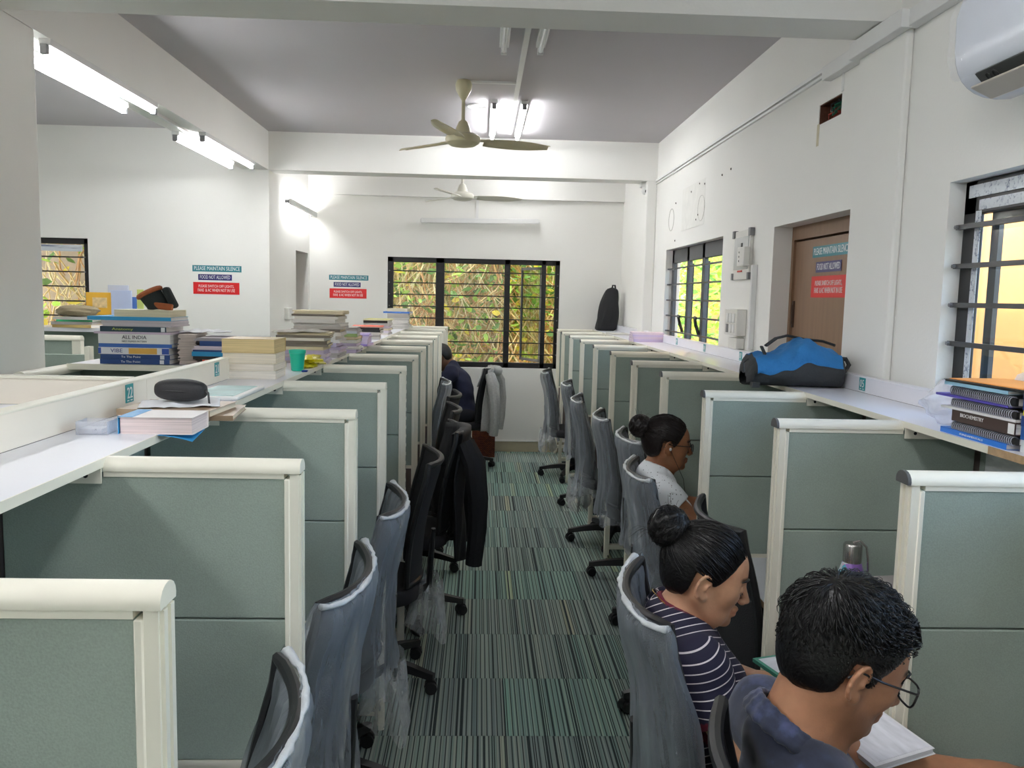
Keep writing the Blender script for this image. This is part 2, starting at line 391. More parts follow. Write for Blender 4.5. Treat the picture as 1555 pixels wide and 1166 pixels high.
# far window, black frame, four lights, one sash swung open
w = struct(thing('window_1', None, None, (0, 0, 0)))
x0, x1, z0, z1 = WF
ya, yb = YF+0.03, YF+0.09
for nm, bx in (('frame_rail', (x0, z1-0.055, x1, z1)), ('frame_rail', (x0, z0, x1, z0+0.06)), ('frame_stile', (x0, z0, x0+0.06, z1)), ('frame_stile', (x1-0.05, z0, x1, z1)),
               ('mullion', (-0.50, z0, -0.405, z1)), ('mullion', (0.262, z0, 0.325, z1)), ('mullion', (0.675, z0, 0.725, z1))):
    MB().box(bx[0], ya, bx[1], bx[2], yb, bx[3]).build(nm, BLACKF, w, bevel=0.004)
for a, b in ((x0+0.06, -0.50), (-0.405, 0.262)):
    MB().box(a, YF+0.058, z0+0.06, b, YF+0.062, z1-0.055).build('pane', mat_film('dusty_glass', (250, 248, 240), 0.10, 0.2, 3.0, 0.06, 0.05), w)
sash = link('open_sash', MB().box(-0.025, 0.0, 0, 0.0, 0.02, 1.07).box(-0.42, 0.0, 0, -0.40, 0.02, 1.07).box(-0.42, 0, 0, 0, 0.02, 0.03).box(-0.42, 0, 1.04, 0, 0.02, 1.07).mesh('open_sash', BLACKF), w, (0.675, YF+0.09, z0+0.065), (0, 0, -1.05))
MB().box(-0.40, 0.009, 0.03, -0.025, 0.012, 1.04).build('sash_pane', mat_glass('hazy_glass', (0.8, 0.86, 0.86), 0.22), sash)
bars(w, BLACKF, 'y', YF+0.012, x0+0.01, x1-0.01, ZB)
# window in the right wall beyond the door
def side_window(name, W, frame, mull, tape=False):
    w = struct(thing(name, None, None, (0, 0, 0)))
    y0, y1, z0, z1 = W; xa, xb = XR_W+0.055, XR_W+0.085
    top = 0.11 if not tape else 0.10
    for nm, bx in [('frame_rail', (y0, z1-top, y1, z1)), ('frame_rail', (y0, z0, y1, z0+0.06)), ('frame_stile', (y0, z0, y0+0.06, z1)), ('frame_stile', (y1-0.07, z0, y1, z1))]+[('mullion', (m-0.035, z0, m+0.035, z1)) for m in mull]:
        MB().box(xa, bx[0], bx[1], xb, bx[2], bx[3]).build(nm, frame, w, bevel=0.004)
    ed = [y0+0.06]+list(mull)+[y1-0.07]
    for a, b in zip(ed, ed[1:]):
        MB().box(xb-0.010, a, z0+0.05, xb-0.007, b, z1-top).build('pane', GLASS, w)
    return w
wA = side_window('window_2', WA, GREYF, (6.03, 6.48))
for m_ in (6.03, 6.48):
    MB().box(XR_W+0.086, m_-0.03, 1.0, XR_W+0.098, m_+0.04, 2.03).build('sash_stile', BLACKF, wA)
bars(wA, GREYF, 'x', XR_W+0.03, WA[0]+0.02, WA[1]-0.01, [z for z in ZB])
for yy in (6.55, 6.05):
    MB().tube([(XR_W+0.05, yy, 1.49), (XR_W+0.03, yy+0.02, 1.56), (XR_W+0.0, yy-0.05, 1.62), (XR_W-0.005, yy-0.12, 1.615)], [0.012, 0.013, 0.012, 0.01], 8).build('sash_handle', BLK, wA, smooth=True)
wB = side_window('window_3', WB, BLACKF, (1.75,))
def tape_mat():
    m, nt, b, out = new_mat('printed_film')
    tc = N(nt, 'ShaderNodeTexCoord'); mp = N(nt, 'ShaderNodeMapping'); mp.inputs['Scale'].default_value = (1, 46, 46); nt.links.new(tc.outputs['Object'], mp.inputs[0])
    no = N(nt, 'ShaderNodeTexNoise', i_Scale=1.0, i_Detail=6.0, i_Roughness=0.8); nt.links.new(mp.outputs[0], no.inputs['Vector'])
    cr = N(nt, 'ShaderNodeValToRGB'); cr.color_ramp.elements[0].position = 0.36; cr.color_ramp.elements[0].color = s2l((70, 88, 130))+(1,); cr.color_ramp.elements[1].position = 0.47; cr.color_ramp.elements[1].color = s2l((214, 220, 226))+(1,)
    nt.links.new(no.outputs['Fac'], cr.inputs[0]); nt.links.new(cr.outputs[0], b.inputs['Base Color']); b.inputs['Roughness'].default_value = 0.3
    return m
TAPE = tape_mat()
MB().box(XR_W+0.050, 0.75, 2.095, XR_W+0.0555, 2.735, 2.135).build('protective_film', TAPE, wB)
MB().box(XR_W+0.0535, 0.75, 2.052, XR_W+0.0555, 2.68, 2.085).build('protective_film', TAPE, wB)
MB().box(XR_W+0.0535, 2.665, 1.0, XR_W+0.0555, 2.695, 2.05).build('protective_film', TAPE, wB)
MB().box(XR_W+0.086, 2.615, 1.0, XR_W+0.102, 2.655, 2.05).build('sash_stile', BLACKF, wB)
MB().box(XR_W+0.086, 0.75, 2.02, XR_W+0.102, 2.655, 2.05).build('sash_rail', BLACKF, wB)
bars(wB, mat('grille_grey', (66, 68, 70), 0.4), 'x', XR_W+0.03, WB[0]+0.02, WB[1]-0.015, ZB, 0.008)
# window of the left bay
wL = struct(thing('window_4', None, None, (0, 0, 0)))
x0, x1, z0, z1 = WL; ya, yb = 7.54, 7.60
for nm, bx in (('frame_rail', (x0, z1-0.05, x1, z1)), ('frame_rail', (x0, z0, x1, z0+0.05)), ('frame_stile', (x0, z0, x0+0.05, z1)), ('frame_stile', (x1-0.05, z0, x1, z1)), ('mullion', (-4.10, z0, -4.04, z1))):
    MB().box(bx[0], ya, bx[1], bx[2], yb, bx[3]).build(nm, BLACKF, wL, bevel=0.004)
MB().box(x0+0.05, 7.568, z0+0.05, -4.10, 7.572, z1-0.05).build('pane', GLASS, wL)
MB().box(-4.04, 7.568, z0+0.05, x1-0.05, 7.572, z1-0.05).build('pane', GLASS, wL)
MB().box(x0+0.05, 7.530, z1-0.115, x1-0.06, 7.54, z1-0.058).build('protective_film', TAPE, wL)
bars(wL, BLACKF, 'y', 7.522, x0+0.01, x1-0.02, ZB)

# doors ----------------------------------------------------------------------
def wood(name, rgb, var=0.12):
    return mat(name, rgb, 0.45, var=var, scale=3.0, stretch=(14, 14, 0.9), bump=0.05, bscale=20)
WOOD = wood('brown_wood', (134, 104, 80))
d = struct(thing('door_1', None, None, (XR_W+0.10, 3.945, 0)))
struct(MB().box(XR_W+0.17, 3.40, 0, XR_W+0.20, 4.5, 2.3).build('trim_4', WHITE))
MB().box(0.0, -0.485, 2.07, 0.06, 0.485, 2.14).build('door_frame', WOOD, d)
MB().box(0.0, -0.485, 0, 0.06, -0.455, 2.07).build('door_frame', WOOD, d)
MB().box(0.0, 0.455, 0, 0.06, 0.485, 2.07).build('door_frame', WOOD, d)
leaf = MB().box(0.012, -0.452, 0.005, 0.05, 0.452, 2.06).build('door_leaf', WOOD, d)
MB().box(0.004, 0.425, 1.86, 0.012, 0.445, 2.0).box(0.0, 0.43, 1.88, 0.006, 0.44, 1.98).build('hinge', mat('dark_bronze', (70, 50, 38), 0.5), leaf, loc=(0, 0, -0.25))
d2 = struct(thing('door_2', None, None, (-2.05, 8.87, 0)))
MB().box(-0.03, -0.30, 2.09, 0.03, 0.30, 2.16).build('door_frame', wood('brown_wood_dark', (104, 78, 62)), d2)
MB().box(-0.03, -0.30, 0, 0.03, -0.27, 2.09).build('door_frame', _MC['brown_wood_dark'], d2)
MB().box(-0.02, -0.27, 0.005, 0.015, 0.30, 2.085).build('door_leaf', _MC['brown_wood_dark'], d2)

# notices --------------------------------------------------------------------
TEAL = mat('sticker_teal', (44, 128, 140), 0.35, var=0.02); NAVY = mat('sticker_navy', (42, 36, 104), 0.35, var=0.02); RED = mat('sticker_red', (214, 30, 34), 0.35, var=0.02)
LET = mat('lettering_white', (240, 240, 240), 0.5, var=0.0)
def notices(P, ux, n, where):
    """three stickers one under another; P top-left corner, ux along, n out of the wall"""
    ux = Vector(ux); n = Vector(n); up = Vector((0, 0, 1)); P = Vector(P)
    R = Matrix((ux, up, n)).transposed().to_euler()
    for nm, m, x0, w, z0, h, lines, col in (('teal', TEAL, 0.0, 0.43, 0.0, 0.055, [('PLEASE MAINTAIN SILENCE', 0.40, 0.034, 0.0)], 'teal'),
                                  ('navy', NAVY, 0.05, 0.295, 0.078, 0.052, [('FOOD NOT ALLOWED', 0.265, 0.032, 0.0)], 'navy'),
                                  ('red', RED, 0.005, 0.405, 0.148, 0.105, [('PLEASE SWITCH OFF LIGHTS,', 0.31, 0.027, 0.017), ('FANS  & AC WHEN NOT IN USE', 0.325, 0.027, -0.019)], 'red')):
        c = P+ux*(x0+w/2)-up*(z0+h/2)+n*0.001
        t = thing('notice_sticker', '%s sticker reading %s on the %s' % (col, lines[0][0].rstrip(',').title(), where), 'sticker', c)
        t.rotation_euler = R
        MB().box(-w/2, -h/2, 0, w/2, h/2, 0.0012).build('sticker_sheet', m, t)
        for s, fw, fh, dy in lines:
            text(s, LET, t, 0.03, (0, dy, 0.0016), (0, 0, 0), (fw, fh), 0.0)
notices((-2.556, 7.51, 1.955), (1, 0, 0), (0, -1, 0), 'white wall of the left bay')
notices((-1.668, YF, 1.937), (1, 0, 0), (0, -1, 0), 'far wall left of the window')
notices((XR_W+0.112, 4.165, 2.022), (0, -1, 0), (-1, 0, 0), 'brown wooden door')

# ================================================================== LAMPS, FANS, WALL UNITS
LIT = mat_emit('tube_lit', (252, 253, 255), TUBE_EMIT)
UNLIT = mat('tube_unlit', (222, 224, 224), 0.25, var=0.01)
def tube_lamp(label, p0, p1, up, lit=True, side=(0, 0, 0)):
    """batten fixed to a surface, up = direction to that surface"""
    p0 = Vector(p0); p1 = Vector(p1); up = Vector(up); d = (p1-p0).normalized(); L = (p1-p0).length; w = d.cross(up)
    t = thing('tube_lamp', label, 'lamp', (p0+p1)/2)
    R = Matrix((d, w, up)).transposed().to_euler(); t.rotation_euler = R
    MB().box(-L/2, -0.026, 0.020, L/2, 0.026, 0.05).build('batten', PLW, t, bevel=0.003)
    MB().tube([(-L/2+0.02, 0, 0), (L/2-0.02, 0, 0)], 0.0135, 10).build('tube', LIT if lit else UNLIT, t, smooth=True)
    for s in (-1, 1):
        MB().box(s*L/2-0.012, -0.016, -0.016, s*L/2+0.012, 0.016, 0.024).build('lamp_holder', PLG if lit else PLW, t, bevel=0.003)
    return t
zc = CEIL-0.05; zb = BEAM-0.05
tube_lamp('lit ceiling tube beyond the near fan, left of the pair', (0.072, 6.06, zc), (0.072, 7.26, zc), (0, 0, 1))
tube_lamp('lit ceiling tube beyond the near fan, right of the pair', (0.288, 6.06, zc), (0.288, 7.26, zc), (0, 0, 1))
tube_lamp('unlit ceiling tube by the front beam, left of the pair', (0.103, 3.52, zc), (0.103, 4.73, zc), (0, 0, 1), False)
tube_lamp('unlit ceiling tube by the front beam, right of the pair', (0.303, 3.52, zc), (0.303, 4.71, zc), (0, 0, 1), False)
tube_lamp('lit tube under the left beam, near pair, aisle side', (-1.90, 3.78, zb), (-1.90, 4.98, zb), (0, 0, 1))
tube_lamp('lit tube under the left beam, near pair, far side', (-2.075, 3.80, zb), (-2.075, 5.00, zb), (0, 0, 1))
tube_lamp('lit tube under the left beam, far pair, aisle side', (-1.90, 5.82, zb), (-1.90, 7.04, zb), (0, 0, 1))
tube_lamp('lit tube under the left beam, far pair, far side', (-2.08, 5.82, zb), (-2.08, 7.08, zb), (0, 0, 1))
tube_lamp('lit tube lamp on the return wall above the narrow door', (-1.83, 7.96, 2.58), (-1.83, 9.16, 2.57), (-1, 0, 0))
tube_lamp('unlit white tube lamp on far wall above the window', (-0.66, YF-0.05, 2.545), (0.62, YF-0.05, 2.565), (0, 1, 0), False)
for y in (-1.9, 0.3):       # the bay the photographer stands in has the same lamps
    for x in (0.08, 0.29):
        tube_lamp('lit ceiling tube above the photographer, %s pair, %s' % ('front' if y > 0 else 'back', 'left' if x < 0.2 else 'right'), (x, y, zc), (x, y+1.2, zc), (0, 0, 1))
    for x in (-1.90, -2.075):
        tube_lamp('lit beam tube left of the photographer, %s pair, %s' % ('front' if y > 0 else 'back', 'aisle side' if x > -2 else 'far side'), (x, y, zb), (x, y+1.2, zb), (0, 0, 1))
for x in (0.45,):  # added tube, out of view, to brighten the far wall
    tube_lamp('added unseen ceiling tube brightening the far wall, behind the cross beam', (x, 7.85, zc), (x, 9.05, zc), (0, 0, 1))
for y in (4.6,):
    tube_lamp('lit ceiling tube in the left bay beyond the column', (-3.7, y, zc), (-3.7, y+1.2, zc), (0, 0, 1))
o = MB().box(0.205, 3.42, CEIL-0.02, 0.235, 7.20, CEIL).build('ceiling_trunking', PLW); tag(o, 'white cable trunking running along the ceiling between the tubes', 'trunking')
o = MB().box(-0.12, 5.56, CEIL-0.014, 0.205, 5.58, CEIL).build('ceiling_trunking', PLW); tag(o, 'short beige trunking from ceiling run to the near fan', 'trunking')
o = MB().box(-2.0, 3.66, BEAM-0.018, -1.975, 7.3, BEAM).build('beam_trunking', PLW); tag(o, 'white trunking under the left beam between the lit tubes', 'trunking')
o = MB().box(-0.07, YF-0.015, 2.57, -0.04, YF, 2.80).build('wall_trunking', PLW); tag(o, 'short vertical white trunking above the unlit lamp on far wall', 'trunking')
pts = [(-0.05+0.07*math.cos(a), 6.27+0.07*math.sin(a), CEIL-0.006) for a in [k*PI/12 for k in range(25)]]
o = MB().tube(pts, 0.006, 6).build('ceiling_ring', PLW, smooth=True); tag(o, 'small white ring on the ceiling behind the near fan', 'ring')

# ceiling fans
IVORY = mat('ivory_enamel', (206, 198, 164), 0.3, var=0.03)
IVORY2 = mat('white_enamel', (228, 226, 214), 0.3, var=0.03)
def fan(label, x, y, ztop, zhub, angs, m, R=0.60):
    t = thing('ceiling_fan', label, 'fan', (x, y, ztop))
    h = zhub-ztop
    MB().lathe([(0.012, 0), (0.045, -0.002), (0.055, -0.03), (0.05, -0.065), (0.03, -0.10), (0.014, -0.125), (0.012, -0.13)], 20).build('canopy', m, t, smooth=True)
    MB().cyl((0, 0, -0.12), (0, 0, h+0.13), 0.012, n=10).build('downrod', m, t, smooth=True)
    MB().lathe([(0.012, h+0.135), (0.03, h+0.12), (0.045, h+0.085), (0.055, h+0.05), (0.058, h+0.045)], 18).build('lower_cup', m, t, smooth=True)
    MB().lathe([(0.03, h+0.05), (0.085, h+0.045), (0.112, h+0.028), (0.116, h+0.008), (0.108, h-0.012), (0.08, h-0.03), (0.05, h-0.036), (0.02, h-0.037)], 28).build('motor_housing', m, t, smooth=True)
    for a in angs:
        b = MB()
        def f(u, v, a=a):
            r = 0.15+(R-0.15)*u; wd = (0.055+0.02*math.sin(PI*min(1, u*1.1))-0.025*u**6)*1.0; q = (v-0.5)*2*wd
            z = h+0.01-q*0.20-0.012*(v-0.5)**2*4
            return (r*math.cos(a)-q*math.sin(a), r*math.sin(a)+q*math.cos(a), z)
        b.grid(f, 12, 6)
        bl = b.build('blade', m, t, smooth=True)
        so = bl.modifiers.new('thick', 'SOLIDIFY'); so.thickness = 0.004
        MB().obox(((0.135)*math.cos(a), (0.135)*math.sin(a), h+0.012), (0.12, 0.035, 0.006), (-0.18, 0, a)).build('blade_bracket', m, t)
    return t
fan('ivory ceiling fan hanging in front of the cross beam', -0.135, 5.57, CEIL, 2.745, (math.radians(16), math.radians(136), math.radians(256)), IVORY)
fan('white ceiling fan in the far bay before the window', -0.20, 8.4, CEIL, 2.715, (math.radians(8), math.radians(128), math.radians(248)), IVORY2)

# air conditioner wrapped in clear film
ac = thing('air_conditioner', 'white wall mounted air conditioner above the near right window', 'air conditioner', (XR_W, 1.985, 2.335))
prof = [(0, 0.30), (0, 0.02), (-0.04, 0.003), (-0.08, 0.0), (-0.115, 0.004), (-0.145, 0.014), (-0.168, 0.028), (-0.186, 0.046), (-0.199, 0.068), (-0.208, 0.095), (-0.213, 0.13), (-0.215, 0.22), (-0.20, 0.275), (-0.16, 0.30)]
ACW = mat('ac_shell', (226, 230, 238), 0.22, var=0.02)
MB().prism(prof, 'y', -0.44, 0.44).build('shell', ACW, ac, bevel=0.012, seg=3)
MB().obox((-0.1775, -0.03, 0.0335), (0.046, 0.76, 0.008), (0, 0.80, 0)).build('vent_slot', mat('ac_dark', (66, 68, 66), 0.6), ac)
MB().obox((-0.168, -0.03, 0.000), (0.070, 0.78, 0.007), (0, 0.42, 0)).build('louvre', mat('ac_louvre', (196, 188, 176), 0.4), ac, bevel=0.003)
for yy in (0.30, 0.27):
    MB().tube([(-0.186+0.008*math.cos(a), yy+0.008*math.sin(a), 0.030-0.008*math.cos(a)) for a in [k*PI/5 for k in range(11)]], 0.002, 5).build('vent_mark', BLK, ac)
def acfilm(u, v):
    k = u*(len(prof)-3)+1; i = int(min(k, len(prof)-3)); f = k-i; a, b = prof[i], prof[i+1]
    px = a[0]+(b[0]-a[0])*f; pz = a[1]+(b[1]-a[1])*f
    y = -0.45+0.90*v; w = 0.003*math.sin(17*v+9*u)+0.002*math.sin(40*v*u+5)
    return (px*1.02-0.004+w, y, max(pz, 0.05)-0.0+w)
MB().grid(lambda u, v: acfilm(0.52+0.48*u, v), 20, 40).build('film_wrap', mat_film('ac_film', (235, 240, 250), 0.10, 0.10, 5, 0.12, 0.12), ac, smooth=True, angle=180)

# security camera
cm = thing('security_camera', 'small white dome camera under the cross beam by right wall', 'camera', (1.49, 7.62, 2.80))
MB().box(-0.06, -0.05, -0.045, 0.06, 0.05, 0).build('bracket', PLW, cm, bevel=0.004)
MB().lathe([(0.035, -0.045), (0.04, -0.06), (0.042, -0.085), (0.03, -0.108), (0.01, -0.115)], 18, (-0.01, -0.02, 0)).build('body', PLW, cm, smooth=True)
MB().tube([(-0.01, -0.055, -0.085), (-0.012, -0.068, -0.088)], [0.017, 0.015], 14).build('lens', BLK, cm, smooth=True)

# electrical boxes on right wall
PANEL = mat('switch_panel', (226, 224, 218), 0.35, var=0.02)
db = thing('distribution_box', 'tall white fuse panel with clear door and metal corners', 'fuse box', (XR_W, 4.91, 2.02))
MB().box(-0.02, -0.15, -0.15, 0, 0.15, 0.14).build('panel_body', PANEL, db, bevel=0.004)
MB().box(-0.024, -0.13, -0.09, -0.02, 0.13, 0.10).build('clear_door', mat('clear_cover', (206, 208, 206), 0.15), db)
for yy in (-0.15, 0.15):
    MB().box(-0.028, yy-0.018, 0.10, -0.003, yy+0.018, 0.145).build('corner_bracket', PLG, db)
    MB().box(-0.028, yy-0.012, -0.15, -0.003, yy+0.012, -0.11).build('corner_bracket', PLG, db)
MB().box(-0.026, -0.03, 0.03, -0.021, 0.0, 0.065).build('breaker', BLK, db)
MB().box(-0.0255, -0.03, -0.105, -0.021, 0.05, -0.095).build('red_mark', mat('red_mark', (196, 70, 60), 0.5), db)
so = thing('socket_box', 'small white surface socket overlapping the fuse panel', 'socket', (XR_W-0.026, 4.80, 2.0))
MB().box(-0.035, -0.065, -0.055, 0, 0.06, 0.055).build('box_body', PANEL, so, bevel=0.004)
for k in range(3): MB().box(-0.037, 0.02, -0.03+0.025*k, -0.035, 0.027, -0.02+0.025*k).build('socket_slot', BLK, so)
vt = tag(MB().box(XR_W-0.03, 4.665, 1.47, XR_W, 4.695, 1.95).build('vertical_trunking', PLW, bevel=0.003), 'vertical white trunking dropping from socket to the shelf', 'trunking')
sb = thing('switch_box', 'white four-gang switch box above right shelf', 'switch', (XR_W, 4.93, 1.61))
MB().box(-0.06, -0.12, -0.07, 0, 0.12, 0.085).build('box_body', PANEL, sb, bevel=0.005)
for yy in (-0.06, 0.0, 0.06):
    MB().box(-0.064, yy-0.022, 0.005, -0.06, yy+0.022, 0.06).build('switch', PLW, sb, bevel=0.002)
    MB().box(-0.063, yy-0.022, -0.055, -0.06, yy+0.022, -0.005).build('socket_face', PLG if yy == 0.06 else PLW, sb, bevel=0.002)
MB().box(-0.05, -0.10, -0.15, 0, 0.06, -0.085).build('lower_box', PANEL, sb, bevel=0.004)
sk = thing('socket_box', 'small white wall socket beside the narrow door', 'socket', (-1.88, 8.15, 1.53))
MB().box(0, -0.09, -0.055, 0.04, 0.09, 0.055).build('box_body', PANEL, sk, bevel=0.004)
MB().box(0.04, -0.02, -0.03, 0.043, 0.02, 0.03).build('socket_face', PLW, sk)

# ================================================================== CARRELS
def fabric(name, rgb):
    m, nt, b, out = new_mat(name)
    tc = N(nt, 'ShaderNodeTexCoord'); no = N(nt, 'ShaderNodeTexNoise', i_Scale=330.0, i_Detail=2.0); nt.links.new(tc.outputs['Object'], no.inputs['Vector'])
    n2 = N(nt, 'ShaderNodeTexNoise', i_Scale=3.0, i_Detail=5.0); nt.links.new(tc.outputs['Object'], n2.inputs['Vector'])
    mx = N(nt, 'ShaderNodeMath', operation='MULTIPLY_ADD'); mx.inputs[1].default_value = 0.6; nt.links.new(no.outputs['Fac'], mx.inputs[0]); nt.links.new(n2.outputs['Fac'], mx.inputs[2])
    cr = N(nt, 'ShaderNodeValToRGB'); l = s2l(rgb); cr.color_ramp.elements[0].position = 0.5; cr.color_ramp.elements[1].position = 1.1
    cr.color_ramp.elements[0].color = tuple(x*0.86 for x in l)+(1,); cr.color_ramp.elements[1].color = tuple(x*1.14 for x in l)+(1,)
    nt.links.new(mx.outputs[0], cr.inputs[0]); nt.links.new(cr.outputs[0], b.inputs['Base Color']); b.inputs['Roughness'].default_value = 0.92; b.inputs['Specular IOR Level'].default_value = 0.2
    bp = N(nt, 'ShaderNodeBump', i_Strength=0.25, i_Distance=0.002); nt.links.new(no.outputs['Fac'], bp.inputs['Height']); nt.links.new(bp.outputs[0], b.inputs['Normal'])
    return m
SAGE = fabric('sage_fabric', (147, 159, 149))
BOARD = mat('grey_brown_board', (112, 100, 94), 0.6, var=0.05)
LAM = mat('white_laminate', (236, 236, 242), 0.28, var=0.015, scale=4)
LAMC = mat('cream_laminate', (240, 232, 218), 0.4, var=0.02, scale=4)
CHIP = mat('chipboard', (176, 148, 112), 0.85, var=0.2, scale=60)
DKCAP = mat('dark_end_cap', (84, 84, 84), 0.5)
P_TOP = 1.3985; SEAM = 1.067; DESK = 0.75; PL = 0.60; SHELF_W = 0.215
TH = 0.019
def partition(label, x, y, side, group, endcap, slots=False, length=PL, shelf=SHELF_W):
    """free end at x, runs to the spine; side +1: away to +X, -1: to -X"""
    t = thing('carrel_partition', label, 'partition', (x, y, 0), 0, group)
    s = side; e = length-0.012; c = length-shelf
    arc = [(-0.024, P_TOP-0.027), (0.024, P_TOP-0.027), (0.025, P_TOP-0.021)]+[(0.025*math.cos(a), P_TOP-0.021+0.021*math.sin(a)) for a in [k*PI/8 for k in range(1, 8)]]+[(-0.025, P_TOP-0.021)]
    MB().prism([(u, v) for u, v in arc], 'x', -0.004*s, c*s).build('top_cap', CREAM, t, smooth=True, angle=30)
    lip = MB().box(0.0285*s, -0.021, P_TOP-0.038, c*s, 0.021, P_TOP-0.0275).build('cap_channel', CREAM, t)
    if endcap:
        MB().prism([(u*1.02, v*1.0+0.0005) for u, v in arc], 'x', -0.011*s, -0.004*s).build('end_cap', DKCAP, t, smooth=True, angle=30)
    post = MB().box(0, -0.021, 0, 0.017*s, 0.021, P_TOP-0.0275).box(-0.005*s, -0.016, 0.0, 0.002*s, -0.005, P_TOP-0.029).box(-0.005*s, 0.005, 0.0, 0.002*s, 0.016, P_TOP-0.029).build('post', CREAM, t)
    MB().box(0.017*s, -0.023, 0.02, 0.028*s, 0.023, P_TOP-0.038).build('panel_bead', CREAM, t, bevel=0.002, seg=1)
    MB().box(0.026*s, -TH, SEAM+0.0015, e*s, TH, P_TOP-0.037).build('fabric_tile', SAGE, t, bevel=0.003, seg=1)
    MB().box(0.026*s, -TH, DESK+0.012, e*s, TH, SEAM-0.0015).build('fabric_tile', SAGE, t, bevel=0.003, seg=1)
    MB().box(0.026*s, -0.017, 0.36, e*s, 0.017, DESK-0.006).build('lower_board', BOARD, t)
    for zz in (0.33, 0.06, DESK-0.006):
        MB().box(0.017*s, -0.02, zz, e*s, 0.02, zz+0.018+0.012*(zz < 0.5)).build('rail', CREAM, t)
    if slots:
        for k in range(14):
            z = 1.34-k*0.027*1.6
            MB().box(-0.0056*s, -0.0045, z-0.013, -0.001*s, 0.0045, z+0.013).build('slot', BLK, t)
    return t
XL, XR = -0.360, 0.868
RXS = [0.9, 0.888, 0.884, 0.866, 0.881, 0.862, 0.870, 0.856, 0.850, 0.842, 0.842, 0.862]
LY = [0.946, 1.675, 2.42, 3.19, 3.96, 4.72, 5.50, 6.28, 7.02, 7.78, 8.50, 9.20]
RY = [0.90, 1.65, 2.39, 3.125, 3.94, 4.62, 5.43, 6.16, 6.93, 7.70, 8.46, 9.19]
_g1 = 'partitions of the left carrel row'; _g2 = 'partitions of the right carrel row'
for i, y in enumerate(LY):
    partition('sage fabric partition, %s from the camera in the left carrel row' % ORD[i+1], XL+(0.008 if 3 < i < 6 else 0), y, -1, _g1, False, slots=(i == 4))
for i, y in enumerate(RY):
    partition('sage fabric partition with dark end cap, %s from the camera in right row' % ORD[i] if i else 'sage fabric partition beside the photographer, out at the right row end', RXS[i], y, 1, _g2, True, length=XR+0.62-RXS[i], shelf=0.235)

SPL = XL-PL; SPR = XR+0.62       # spine planes
def spine(label, x, side, ys, ztop, cap):
    t = thing('carrel_spine', label, 'partition', (x, 0, 0))
    s = side
    for a, b in zip(ys, ys[1:]):
        MB().box(0, a+0.001, P_TOP+0.001, 0.03*s, b-0.001, ztop-0.006).build('upstand_board', LAMC if side < 0 else LAM, t)
        MB().box(0, a+0.026, SEAM+0.0015, 0.03*s, b-0.026, P_TOP-0.03).build('fabric_tile', SAGE, t)
        MB().box(0, a+0.026, DESK+0.012, 0.03*s, b-0.026, SEAM-0.0015).build('fabric_tile', SAGE, t)
        MB().box(0, a+0.026, 0.06, 0.03*s, b-0.026, DESK-0.03).build('lower_board', BOARD, t)
        MB().box(-0.012*s, a+0.026, 0.77, 0.0, a+0.05, P_TOP-0.03).build('slotted_channel', CREAM, t)
        MB().box(-0.0125*s, a+0.035, P_TOP-0.14, -0.011*s, a+0.041, P_TOP-0.05).build('slot', BLK, t)
    MB().box(0.012*s, ys[0], 0.06, 0.029*s, ys[-1], P_TOP).build('backing_board', BOARD, t)
    MB().box(-0.002*s, ys[0], ztop-0.006, 0.036*s, ys[-1], ztop).build('top_trim', cap, t, bevel=0.002)
    return t
spine('cream topped spine panel running behind the left carrels', SPL, -1, [0.2]+LY[:4]+[3.23], 1.481, CREAM)
spine('white topped spine panel along the right wall behind the carrels', SPR, 1, [0.1]+RY, 1.461, LAM)
# the left spine beyond the books carries no cream upstand board
t = thing('carrel_spine', 'low sage spine panel behind the far left carrels, hidden by book piles', 'partition', (SPL, 0, 0))
for a, b in zip(LY[3:], LY[4:]):
    a2 = max(a, 3.23)
    MB().box(0, a2+0.026, SEAM+0.0015, -0.03, b-0.026, P_TOP-0.03).build('fabric_tile', SAGE, t)
    MB().box(0, a2+0.026, DESK+0.012, -0.03, b-0.026, SEAM-0.0015).build('fabric_tile', SAGE, t)
    MB().box(0, a2+0.026, 0.06, -0.03, b-0.026, DESK-0.03).build('lower_board', BOARD, t)
MB().box(-0.029, 3.235, 0.06, -0.012, 9.2, P_TOP-0.03).build('backing_board', BOARD, t)
MB().box(-0.03, 3.235, P_TOP-0.03, 0.0, 9.2, P_TOP+0.012).build('top_trim', CREAM, t)

def shelf(label, x0, x1, y0, y1, ys, side, bare=None):
    t = thing('overhead_shelf', label, 'shelf', (x0, y0, P_TOP))
    w = x1-x0; L = y1-y0
    MB().box(0, 0, -0.018, w, L, 0.0).build('shelf_board', LAM, t)
    e0, e1 = (w, w+0.002) if side > 0 else (-0.002, 0)
    segs = [(0, L)] if not bare else [(0, bare[0]-y0), (bare[1]-y0, L)]
    for a, b in segs: MB().box(e0, a, -0.0185, e1, b, 0.0003).build('edge_band', CREAM, t)
    if bare: MB().box(e0, bare[0]-y0, -0.0185, e1, bare[1]-y0, 0.0003).build('bare_edge', CHIP, t)
    for y in ys:
        xx = w-0.03 if side > 0 else 0.03
        b = MB().box(min(0, 0)+0.0, y-y0-0.032, -0.05, w, y-y0-0.028, -0.018).build('bracket', CREAM, t)
        MB().cyl((xx, y-y0-0.033, -0.034), (xx, y-y0-0.028, -0.034), 0.005, n=8).build('bracket_screw', BLK, b)
    return t
shelf('long white shelf over the left carrels', SPL+0.0005, SPL+SHELF_W, 0.15, 9.19, LY[1:], 1)
shelf('long white shelf over the right carrels under the windows', SPR-0.235, SPR-0.0005, 0.15, 9.19, RY[1:], -1, (1.81, 1.96))

